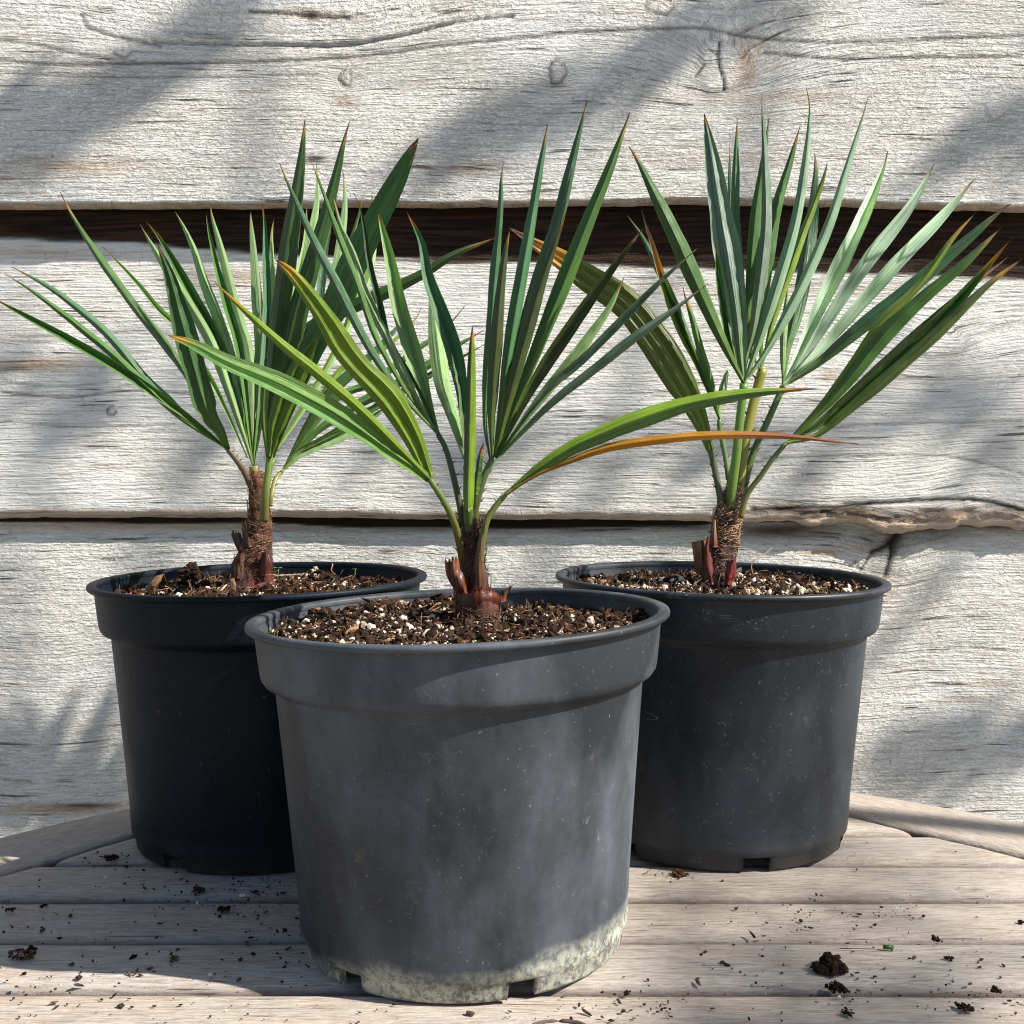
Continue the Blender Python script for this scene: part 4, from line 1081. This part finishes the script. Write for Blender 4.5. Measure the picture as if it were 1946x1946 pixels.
sheath([(1376, 1112), (1378, 1088), (1382, 1066)], [(1390, 1110), (1398, 1088), (1399, 1064)], YR - .020, .006, rp_, ro_, (.20, .022, .018), (.10, .018, .022), 1, label='crimson leaf base')
sheath([(1352, 1040), (1353, 1010), (1356, 986)], [(1364, 1040), (1362, 1010), (1360, 988)], YR - .018, .003, rp_, ro_, (.12, .05, .03), (.26, .13, .07), 2)
h = (1350, 856)
f = stalk([(1368, 1010), (1370, 955), (1361, 904), (1354, 870), h], [1.13, 1.128, 1.13, 1.13, 1.13], (7.5, 6), rp_, ro_, (.08, .10, .06), (.10, .085, .04))
kw = dict(parent=f, origin=ro_)
leaflet([h, (1327, 790), (1286, 712), (1245, 645), (1190, 575), (1121, 530), (1067, 492), (1012, 460), (968, 433)], 1.13, 1.12, 66, np.array([.070, .095, .012]), ridge=-1, fold=20, pleats=3, wpos=.38, tip=.16, yel=.10, tipc=(.22, .13, .09), **kw)
leaflet([h, (1325, 760), (1290, 700), (1245, 645), (1190, 590), (1140, 540)], 1.133, 1.14, 26, DARK * 1.2, ridge=1, fold=30, **kw)
h = (1367, 797)
f = stalk([(1389, 950), (1384, 905), (1378, 865), (1368, 816), h], [1.14, 1.14, 1.143, 1.145, 1.145], (6, 4.5), rp_, ro_, (.09, .15, .06))
kw = dict(parent=f, origin=ro_)
leaflet([h, (1340, 727), (1307, 644), (1274, 562), (1249, 508), (1224, 455), (1192, 409)], 1.145, 1.17, 18, TEAL, ridge=1, tip=.05, **kw)
leaflet([h, (1331, 706), (1298, 636), (1269, 562), (1251, 504), (1237, 455), (1218, 407)], 1.143, 1.16, 19, LIME * .8, ridge=-1, tip=.27, yel=.05, tipc=(.20, .14, .12), **kw)
leaflet([h, (1352, 730), (1331, 665), (1315, 603), (1296, 546)], 1.147, 1.165, 17, GREEN * 1.2, ridge=1, tip=.15, tipc=(.22, .15, .11), **kw)
leaflet([(1368, 800), (1366, 776), (1374, 735), (1384, 700)], 1.15, 1.165, 18, LIGHT * 1.1, ridge=1, tip=0.02, **kw)
h = (1450, 700)
f = stalk([(1404, 960), (1407, 909), (1418, 831), (1436, 750), h], [1.14, 1.14, 1.145, 1.15, 1.15], (10, 9), rp_, ro_, (.19, .19, .035), (.14, .15, .04))
kw = dict(parent=f, origin=ro_)
Q = [([(1462, 222), (1446, 340), (1438, 397), (1428, 521), (1422, 644)], 24, GREEN, 1), ([(1521, 237), (1500, 315), (1476, 397), (1461, 500), (1448, 620)], 24, GREEN, 1),
     ([(1577, 302), (1550, 381), (1521, 455), (1504, 504), (1471, 603)], 20, LIME * .8, 1), ([(1401, 224), (1398, 335), (1398, 438), (1410, 562)], 22, TEAL * 1.1, 1), ([(1387, 278), (1387, 356), (1396, 480), (1415, 600)], 14, TEAL, 1)]
for i, (pp, wd, c, rd) in enumerate(Q):
    leaflet([(1446 if i < 3 else 1430, 705)] + pp[::-1], 1.148, 1.19 + .006 * i, wd, c, ridge=rd, fold=30, twist=15, **kw)
h = (1414, 728)
f = stalk([(1390, 965), (1391, 930), (1400, 860), (1406, 800), h], [1.125, 1.122, 1.118, 1.118, 1.118], (9.5, 8), rp_, ro_, (.09, .17, .035), (.12, .17, .04), thorns=False)
kw = dict(parent=f, origin=ro_)
leaflet([h, (1381, 665), (1348, 595), (1315, 521), (1282, 447), (1241, 364), (1196, 272)], 1.118, 1.10, 36, GREEN * .9, ridge=1, fold=34, wpos=.5, **kw)
leaflet([h, (1408, 680), (1401, 603), (1389, 521), (1372, 418), (1356, 315), (1337, 210)], 1.117, 1.17, 50, np.array([.10, .16, .12]), ridge=1, fold=22, pleats=2, wpos=.42, **kw)
leaflet([h, (1416, 690), (1433, 624), (1447, 521), (1457, 418), (1455, 315), (1447, 179)], 1.119, 1.19, 26, GREY * 1.2, ridge=1, wpos=.35, **kw)
leaflet([h, (1424, 700), (1451, 624), (1480, 533), (1513, 418), (1533, 294), (1543, 169)], 1.117, 1.19, 26, GREY * 1.5, ridge=1, wpos=.35, **kw)
leaflet([h, (1430, 706), (1463, 657), (1521, 550), (1574, 430), (1611, 315), (1648, 193)], 1.116, 1.18, 24, GREY * 1.6, ridge=1, wpos=.35, **kw)
leaflet([h, (1404, 700), (1389, 660), (1370, 562), (1360, 465)], 1.122, 1.14, 19, GREEN, ridge=-1, **kw)
h = (1488, 734)
f = stalk([(1410, 945), (1430, 865), (1459, 800), (1479, 755), h], [1.14, 1.145, 1.15, 1.155, 1.155], (7, 6), rp_, ro_, (.09, .16, .04), (.08, .12, .04))
kw = dict(parent=f, origin=ro_)
leaflet([h, (1496, 665), (1513, 603), (1533, 500), (1546, 397), (1552, 290)], 1.156, 1.27, 34, TEAL * 1.05, ridge=1, fold=20, twist=20, **kw)
leaflet([h, (1517, 673), (1558, 583), (1603, 488), (1653, 381), (1691, 288)], 1.155, 1.285, 35, GLAUC, ridge=-1, fold=56, wpos=.5, twist=0, **kw)
leaflet([h, (1529, 677), (1587, 587), (1653, 492), (1727, 397), (1777, 311)], 1.154, 1.28, 33, GLAUC, ridge=-1, fold=56, wpos=.5, twist=0, **kw)
leaflet([h, (1562, 661), (1636, 579), (1706, 500), (1789, 414), (1855, 337)], 1.153, 1.265, 32, GLAUC * .95, ridge=-1, fold=56, wpos=.5, **kw)
leaflet([h, (1554, 690), (1644, 616), (1727, 550), (1830, 463), (1916, 387)], 1.151, 1.14, 35, TEAL, ridge=1, fold=26, twist=12, wpos=.5, **kw)
leaflet([h, (1488, 665), (1492, 600), (1498, 540)], 1.158, 1.19, 15, LIGHT * 1.2, ridge=1, **kw)
h = (1494, 842)
f = stalk([(1407, 985), (1420, 940), (1446, 904), (1470, 870), h], [1.12, 1.118, 1.115, 1.112, 1.11], (6, 4.5), rp_, ro_, (.10, .15, .06), (.16, .14, .04))
kw = dict(parent=f, origin=ro_)
leaflet([h, (1562, 768), (1616, 698), (1677, 611), (1747, 541), (1809, 455), (1855, 403)], 1.112, 1.12, 22, LIME * .7, ridge=1, fold=28, tip=.04, yel=.12, **kw)
leaflet([h, (1545, 795), (1603, 735), (1677, 644), (1747, 574), (1830, 504), (1903, 432)], 1.110, 1.10, 34, GREEN * .9, ridge=1, fold=26, twist=10, tip=.05, yel=.05, **kw)
leaflet([h, (1562, 806), (1644, 735), (1727, 661), (1809, 583), (1871, 513), (1925, 451)], 1.108, 1.09, 26, GREEN * 1.1, ridge=-1, tip=.08, yel=.08, tipc=(.24, .11, .05), **kw)
leaflet([h, (1554, 826), (1624, 768), (1706, 698), (1789, 624), (1871, 546), (1943, 490)], 1.107, 1.08, 29, np.array([.075, .12, .025]), ridge=1, fold=28, tip=.07, yel=.06, **kw)
leaflet([h, (1570, 790), (1680, 690), (1780, 600), (1850, 541), (1916, 488)], 1.111, 1.10, 20, OLIVE * 1.3, ridge=1, tip=.12, yel=.05, tipc=(.22, .11, .06), **kw)

# ------------------------------------------------------------------ small things in the pots
def small_twig(pts, Y, rpx, col, name, label, cat):
    P = catmull([at(a, b, y) for (a, b), y in zip(pts, Y)], 14)
    V, Fq = tube_data(P, np.linspace(rpx, rpx * .5, 14) * P[:, 1] / F, 6, jitter=.00008)
    o = mesh(name, V, Fq, M_TRUNK, None, P[0], colors=np.tile(col, (len(V), 1)))
    o.location = P[0]
    return tag(o, label, cat)
small_twig([(521, 1094), (550, 1093), (576, 1091)], [1.085, 1.085, 1.085], 1.8, (.42, .28, .20), 'twig', 'pale twig lying on the soil right of the left trunk', 'twig')
small_twig([(420, 1122), (430, 1112), (446, 1104)], [1.04, 1.045, 1.05], 2.2, (.50, .36, .24), 'root', 'cream bare root poking out left of the back left trunk', 'root')
small_twig([(632, 1072), (630, 1084), (637, 1092)], [1.12, 1.11, 1.105], 1.6, (.25, .13, .08), 'twig', 'short upright brown twig in the back left soil', 'twig')
small_twig([(1430, 1090), (1428, 1074), (1436, 1062), (1452, 1054), (1467, 1041)], [1.10, 1.10, 1.10, 1.105, 1.11], 1.1, (.45, .28, .18), 'dry_stem', 'thin dry tan stem leaning up right of the right trunk', 'stem')
def chunk(px, py, Y, r, col, name, label, cat, sc=(1, 1, 1), rot=0.0):
    rs = np.random.default_rng(int(px))
    v, f_ = blobs(np.zeros((1, 3)), np.array([[1., 1., 1.]]), .12, rng=rs)
    c = at(px, py, Y); r = r * Y / F
    o = mesh(name, v * r * np.array(sc), f_, M_SOIL, None, colors=np.tile(col, (len(v), 1)), smooth=False)
    o.location = c; o.rotation_euler = (0, -rot, 0)
    return tag(o, label, cat)
chunk(293, 1108, 1.045, 15, (.20, .11, .06), 'bark_chip', 'brown bark chip at the left edge of the back left pot', 'bark chip', (1.5, .5, .6), .8)
chunk(443, 1112, 1.045, 9, (.17, .10, .06), 'bark_chip', 'small bark chip below the left palm trunk', 'bark chip', (.7, .5, 1.6), .1)
def clump(px, py, r, label, Y=None, col=(.020, .012, .009), n=26, flat=.55, name='soil_clump'):
    rs = np.random.default_rng(int(px * 7 + py))
    c = gp(px, py) if Y is None else at(px, py, Y)
    R = r * (1.0 if r > 18 else .78) * c[1] / F
    d = rs.normal(0, .5, (n, 3)); d[:, 2] = np.abs(d[:, 2]) * flat
    ln = np.linalg.norm(d, axis=1, keepdims=True); d = d / np.maximum(1, ln)
    v, f_ = blobs(d * R * np.array([1, 1.15, 1]), R * rs.uniform(.16, .42, n), .25, rng=rs)
    v[:, 2] = np.maximum(v[:, 2], -.0003) if Y is None else v[:, 2]
    cols = np.repeat(np.array(col) * rs.uniform(.5, 2.0, (n, 1)), 12, 0)
    o = mesh(name, v, f_, M_SOIL, None, smooth=False, colors=cols)
    o.location = c if Y is not None else (c[0], c[1], .0006)
    return tag(o, label, 'soil clump')
clump(362, 1095, 20, 'dark peat clump left of the back left palm trunk', 1.07, n=60, flat=1)
clump(1575, 1842, 28, 'largest crumbly peat clump on the right side of the table', n=70)
clump(1590, 1880, 19, 'peat clump on the slat gap just below the largest clump', n=40, flat=.4)
clump(1293, 1664, 16, 'reddish brown crumb at the foot of the right pot', col=(.06, .025, .015), n=36)
clump(1612, 1926, 15, 'flat elongated crumb near the front edge below the largest clump', n=26, flat=.3)
clump(1835, 1917, 17, 'flat peat crumbs near the right front corner of the picture', n=30, flat=.3)
clump(1892, 1884, 13, 'crumb at the far right on the front slat', n=24, flat=.4)
clump(1777, 1787, 12, 'small crumb at a slat edge on the far right', n=24, flat=.4)
clump(1803, 1824, 10, 'small crumb in the middle of the far right slat', n=18, flat=.4)
clump(60, 1808, 11, 'round dark crumb in shade beside the brown seed cone', n=26)
clump(425, 1731, 14, 'ragged dark crumb in the shade left of the front pot', n=34, flat=.5)
clump(330, 1825, 12, 'smooth brown crumb in the shade left of the front pot foot', col=(.07, .045, .025), n=22, flat=.35)
clump(212, 1633, 15, 'peat crumbs beside the foot of the left pot', n=36, flat=.4)
clump(378, 1694, 13, 'peat crumbs in front of the left pot drain notch', n=26, flat=.4)
clump(1192, 1888, 10, 'small crumb right of the front pot foot on the front slat', n=20, flat=.4)
clump(84, 1725, 9, 'small dark crumb at the far left shaded slat', n=18, flat=.4)
clump(20, 1731, 11, 'dark crumb touching the left edge of the picture', n=20, flat=.3)
# seed cone, leaf scrap, straw
c = gp(42, 1823)
rs = np.random.default_rng(5); nn = 90
tt = rs.uniform(-1, 1, nn); aa = rs.uniform(0, 6.28, nn); rad = .0038 * np.sqrt(1 - tt ** 2 * .8)
v, f_ = blobs(np.stack([tt * .0085, rad * np.cos(aa), .0036 + rad * np.sin(aa) * .8], -1), np.full(nn, .0011), .15, rng=rs)
o = mesh('seed_cone', v, f_, M_SOIL, None, smooth=False, colors=np.repeat(np.array([.045, .032, .024]) * rs.uniform(.6, 2, (nn, 1)), 12, 0)); o.location = (c[0], c[1], 0)
tag(o, 'small oblong brown seed cone lying at the far left of the table', 'seed cone')
c = gp(1688, 1804)
v, f_ = tube_data([(-.0035, 0, .0015), (0, 0, .0017), (.0035, .0004, .0015)], [.0014, .0017, .0013], 8)
tag(mesh('leaf_scrap', v, f_, M_LEAF, None, colors=np.tile([.03, .11, .015], (len(v), 1)), attrs=dict(across=np.zeros(len(v)), along=np.zeros(len(v)), leafid=np.zeros(len(v)))), 'tiny bright green leaf scrap lying on the right of the table', 'leaf scrap').location = (c[0], c[1], 0)
c = gp(1645, 1806)
v, f_ = tube_data([(-.018, .002, .0006), (0, 0, .0012), (.017, -.001, .0008)], .0003, 4)
tag(mesh('straw', v, f_, M_TRUNK, None, colors=np.tile([.16, .14, .05], (len(v), 1))), 'thin dry straw running into the green leaf scrap', 'straw').location = (c[0], c[1], 0)

# scattered crumbs nobody could count
rng = np.random.default_rng(77)
pts = []
for (x0, y0, sx, sy, n_) in [(380, 1690, 90, 26, 110), (500, 1690, 60, 22, 60), (520, 1740, 50, 40, 50), (220, 1630, 30, 14, 26), (60, 1745, 70, 40, 36), (150, 1830, 120, 50, 60), (250, 1900, 200, 36, 70),
                             (420, 1780, 130, 60, 50), (1500, 1740, 90, 16, 34), (1700, 1735, 30, 10, 22), (1560, 1810, 130, 30, 44), (1620, 1890, 40, 14, 24), (1830, 1900, 60, 24, 44), (1650, 1800, 220, 80, 80),
                             (1270, 1665, 30, 8, 16), (1180, 1900, 60, 24, 30), (1350, 1900, 120, 26, 26), (700, 1920, 200, 12, 26), (1610, 1610, 30, 20, 14), (1100, 1930, 120, 12, 16), (560, 1830, 30, 30, 14)]:
    pts.append(np.stack([rng.normal(x0, sx, n_), rng.normal(y0, sy, n_)], -1))
pts = np.vstack(pts)
pts = pts[(pts[:, 1] > 1600) & (pts[:, 1] < 1960)]
G_ = np.array([gp(a, b) for a, b in pts])
ok = np.hypot(G_[:, 0] - TC[0], G_[:, 1] - TC[1]) < .53
for q in PP.values(): ok &= np.hypot(G_[:, 0] - q[0], G_[:, 1] - q[1]) > .116
G_ = G_[ok]
sz = rng.lognormal(np.log(.00060), .50, len(G_)).clip(.0002, .0019)
G_[:, 2] = sz * .35
S_ = sz[:, None] * rng.uniform(.6, 1.4, (len(G_), 3)); S_[:, 0] *= rng.uniform(1, 2, len(G_)); S_[:, 2] *= .6
cl = np.array([.028, .018, .012]) * rng.uniform(.4, 3.0, (len(G_), 1)); wm = rng.uniform(0, 1, len(G_)) < .035; cl[wm] = (.6, .55, .48)
v, f_ = blobs(G_, S_, .3, rng=rng)
o = mesh('scattered_soil_crumbs', v, f_, M_SOIL, None, smooth=False, colors=np.repeat(cl, 12, 0))
tag(o, 'tiny loose soil crumbs scattered over the table slats', 'soil crumbs', kind='stuff')

# seedlings in the soil
def seedling(px, py, Y, hpx, label):
    c = at(px, py, Y); H_ = hpx * Y / F
    t = thing('seedling', label, 'seedling', tuple(c), )
    v, f_ = tube_data([(0, 0, -.004), (.0004, 0, H_ * .5), (.001, 0, H_)], .0004, 5)
    z = lambda n_: dict(across=np.zeros(n_), along=np.zeros(n_), leafid=np.zeros(n_))
    mesh('stem', v, f_, M_LEAF, t, colors=np.tile([.12, .2, .04], (len(v), 1)), attrs=z(len(v)))
    for s in (-1, 1):
        L = H_ * .6
        v = np.array([(0, 0, H_), (s * L * .5, -L * .28, H_ * 1.08), (s * L, 0, H_ * .98), (s * L * .5, L * .28, H_ * 1.08), (s * L * .5, 0, H_ * 1.0)])
        mesh('leaf', v, [[0, 1, 4], [1, 2, 4], [2, 3, 4], [3, 0, 4]], M_LEAF, t, colors=np.tile([.08, .22, .04], (5, 1)), attrs=z(5))
    return t
seedling(674, 1090, 1.10, 9, 'tiny green seedling near the right rim of the back left pot')
seedling(528, 1096, 1.07, 17, 'thin green seedling beside the left palm trunk')
seedling(526, 1204, .80, 5, 'tiny green seedling at the left rim of the front pot')

# ------------------------------------------------------------------ tree beyond the right of the picture: its leaves dapple the wall
def dapple(px, py, Yw=1.51):
    return at(px, py, Yw)
tree_base = np.array([3.05, .20, GZ])
tree = thing('shade_tree', 'small leafy tree standing to the right of the table', 'tree', tuple(tree_base))
M_BARK = tint_mat('tree_bark', .9, .1, 60, .004)
rng = np.random.default_rng(21)
top = tree_base + np.array([-.25, .12, 2.55])
v, f_ = tube_data(catmull([tree_base, tree_base + [.05, .02, 1.0], tree_base + [-.1, .05, 1.9], top, top + np.array([-.1, .1, 1.0])], 24), np.linspace(.055, .012, 24), 12, jitter=.001)
mesh('trunk', v, f_, M_BARK, tree, tree_base, colors=np.tile([.12, .09, .06], (len(v), 1)))
cents = []; limbs = []
def patch(poly, wpx, n_, t_, tj=.18, size=.040):
    W = catmull([np.array([*p, 0]) for p in poly], 40)
    mid = []
    for i in range(n_):
        q = W[rng.integers(0, 40)]
        P = dapple(q[0] + rng.normal(0, wpx * .42), q[1] + rng.normal(0, wpx * .42))
        cents.append((P + SUN * (t_ + rng.normal(0, tj)), size * rng.uniform(.6, 1.2)))
    for j in (0, 20, 39):
        mid.append(dapple(W[j][0], W[j][1]) + SUN * t_)
    limbs.append(mid)
patch([(480, -30), (330, 105), (200, 200), (60, 290), (-40, 340)], 80, 62, 3.0)
patch([(-30, 250), (60, 280)], 80, 10, 3.0)
patch([(1500, -30), (1400, 30), (1200, 130), (1080, 210), (950, 265), (800, 320), (680, 350)], 62, 44, 3.3)
patch([(1946, 260), (1850, 310), (1760, 330)], 60, 22, 2.8)
patch([(-40, 690), (250, 720), (600, 850), (1000, 860), (1300, 880), (1946, 860)], 120, 40, 3.4)
patch([(1990, 1370), (1850, 1420), (1680, 1450)], 60, 20, 2.9)
patch([(1700, 690), (1900, 760)], 70, 8, 3.0)
# half shade over the right front of the table
for i in range(560):
    P = gp(rng.uniform(1230, 1880), rng.uniform(1590, 2010))
    cents.append((P + SUN * (5.6 + rng.normal(0, .2)), .018 * rng.uniform(.6, 1.2)))
limbs.append([gp(1400, 1800) + SUN * 5.6, gp(1800, 1850) + SUN * 5.6])
# the rest of the crown, above and right of the rays that reach the picture
for i in range(420):
    P = np.array([rng.uniform(-.6, 2.2), 1.51, rng.uniform(1.16, 2.1)])
    cents.append((P + SUN * (3.0 + rng.normal(0, .4)), .045 * rng.uniform(.6, 1.2)))
parts = []; cols = []
for C_, s_ in cents:
    d = rng.normal(0, 1, 3); d /= np.linalg.norm(d); e = np.cross(d, rng.normal(0, 1, 3)); e /= np.linalg.norm(e); nrm_ = np.cross(d, e)
    v = np.array([C_ - d * s_, C_ + e * s_ * .42 - d * s_ * .2 + nrm_ * s_ * .1, C_ + d * s_, C_ - e * s_ * .42 - d * s_ * .2 + nrm_ * s_ * .1, C_ - d * s_ * .1])
    parts.append((v, [[0, 1, 4], [1, 2, 4], [2, 3, 4], [3, 0, 4]])); cols.append(np.tile(np.array([.05, .10, .03]) * rng.uniform(.7, 1.4), (5, 1)))
v, f_ = merge(parts)
o = mesh('crown', v, f_, M_LEAF, tree, tree_base, colors=np.vstack(cols), attrs=dict(across=np.zeros(len(v)), along=np.zeros(len(v)), leafid=np.zeros(len(v)))); o['kind'] = 'stuff'
for mid in limbs:
    M_ = np.array(mid); M_ = M_[np.argsort(-M_[:, 0])]
    start = top - np.array([0, 0, rng.uniform(0, .7)])
    P = catmull([start, start * .4 + M_[0] * .6 + np.array([0, 0, .10])] + list(M_), 20)
    v, f_ = tube_data(P, np.linspace(.014, .003, 20), 6)
    mesh('branch', v, f_, M_BARK, tree, tree_base, colors=np.tile([.12, .09, .06], (len(v), 1)))

# ------------------------------------------------------------------ unseen fan palm added right of the table; one frond is shaped to throw the streaks on the wall at lower left
T4 = 1.40
b4 = np.array([1.10, 1.10, GZ])
tall = thing('shadow_caster_palm', 'unseen tall fan palm added right of the table to cast frond shadows', 'palm', tuple(b4))
v, f_ = tube_data(catmull([b4, b4 + [.01, 0, .6], b4 + [-.03, .0, 1.25]], 20), np.linspace(.04, .028, 20), 12, jitter=.002)
mesh('trunk', v, f_, M_TRUNK, tall, b4, colors=np.tile([.08, .05, .035], (len(v), 1)))
def world_blade(P, wmax, parent):
    P = catmull(P, 16); u = np.linspace(0, 1, 16)
    T = np.gradient(P, axis=0); T /= np.linalg.norm(T, axis=1)[:, None]
    S = np.cross(np.tile(SUN, (16, 1)), T); S /= np.linalg.norm(S, axis=1)[:, None]
    wv = wmax * np.minimum(.5 + 2 * u, 1) * (1 - u ** 2.2) + .0004
    vs = np.array([-1, -.5, 0, .5, 1]); V = P[:, None] + wv[:, None, None] * (vs[None, :, None] * S[:, None] + .5 * (1 - np.abs(vs))[None, :, None] * SUN)
    V = V.reshape(-1, 3); n_ = len(V)
    mesh('leaflet', V, grid_faces(16, 5), M_LEAF, parent, b4, colors=np.tile(GREEN, (n_, 1)), attrs=dict(across=np.tile(vs, 16), along=np.repeat(u, 5), leafid=np.full(n_, 3.3)))
def world_fan(hub, tips, wmax):
    st = b4 + np.array([-.03, 0, 1.23])
    v, f_ = tube_data(catmull([st, (st + hub) / 2 + np.array([0, 0, .05]), hub], 14), np.linspace(.007, .004, 14), 7)
    f = mesh('frond', v, f_, M_LEAF, tall, b4, colors=np.tile([.08, .14, .04], (len(v), 1)), attrs=dict(across=np.zeros(len(v)), along=np.zeros(len(v)), leafid=np.zeros(len(v))))
    for t_ in tips: world_blade([hub, (hub + t_) / 2 + rng.normal(0, .004, 3), t_], wmax, f)
hub4 = at(60, 1585, 1.51) + SUN * T4
W4 = lambda a, b: at(a, b, 1.51) + SUN * T4
v, f_ = tube_data(catmull([b4 + np.array([-.03, 0, 1.23]), (b4 + W4(170, 1575)) / 2 + np.array([-.1, 0, .75]), W4(190, 1580), W4(95, 1580), W4(15, 1600)], 24), np.linspace(.0055, .0016, 24), 7)
f4 = mesh('frond', v, f_, M_LEAF, tall, b4, colors=np.tile([.08, .14, .04], (len(v), 1)), attrs=dict(across=np.zeros(len(v)), along=np.zeros(len(v)), leafid=np.zeros(len(v))))
for q in ([(20, 1600), (80, 1455), (112, 1385), (165, 1280)], [(92, 1580), (125, 1505), (155, 1440), (228, 1275)], [(125, 1580), (160, 1522), (195, 1474), (262, 1375)],
          [(165, 1575), (205, 1527), (240, 1494), (300, 1430)], [(40, 1560), (52, 1450), (58, 1380), (55, 1290)], [(10, 1590), (-10, 1450), (-40, 1330)]):
    world_blade([W4(*p_) for p_ in q], .0120, f4)
for a in (0, 40, 320):
    d = np.array([math.cos(math.radians(a)), math.sin(math.radians(a)) * .5, -.22])
    hb = b4 + np.array([-.03, 0, 1.25]) + d * .28
    sd_ = np.cross(d, [0, 0, 1.]); sd_ /= np.linalg.norm(sd_)
    world_fan(hb, [hb + (d * math.cos(q) / np.linalg.norm(d) + sd_ * math.sin(q)) * .30 for q in np.linspace(-1.1, 1.1, 9)], .014)
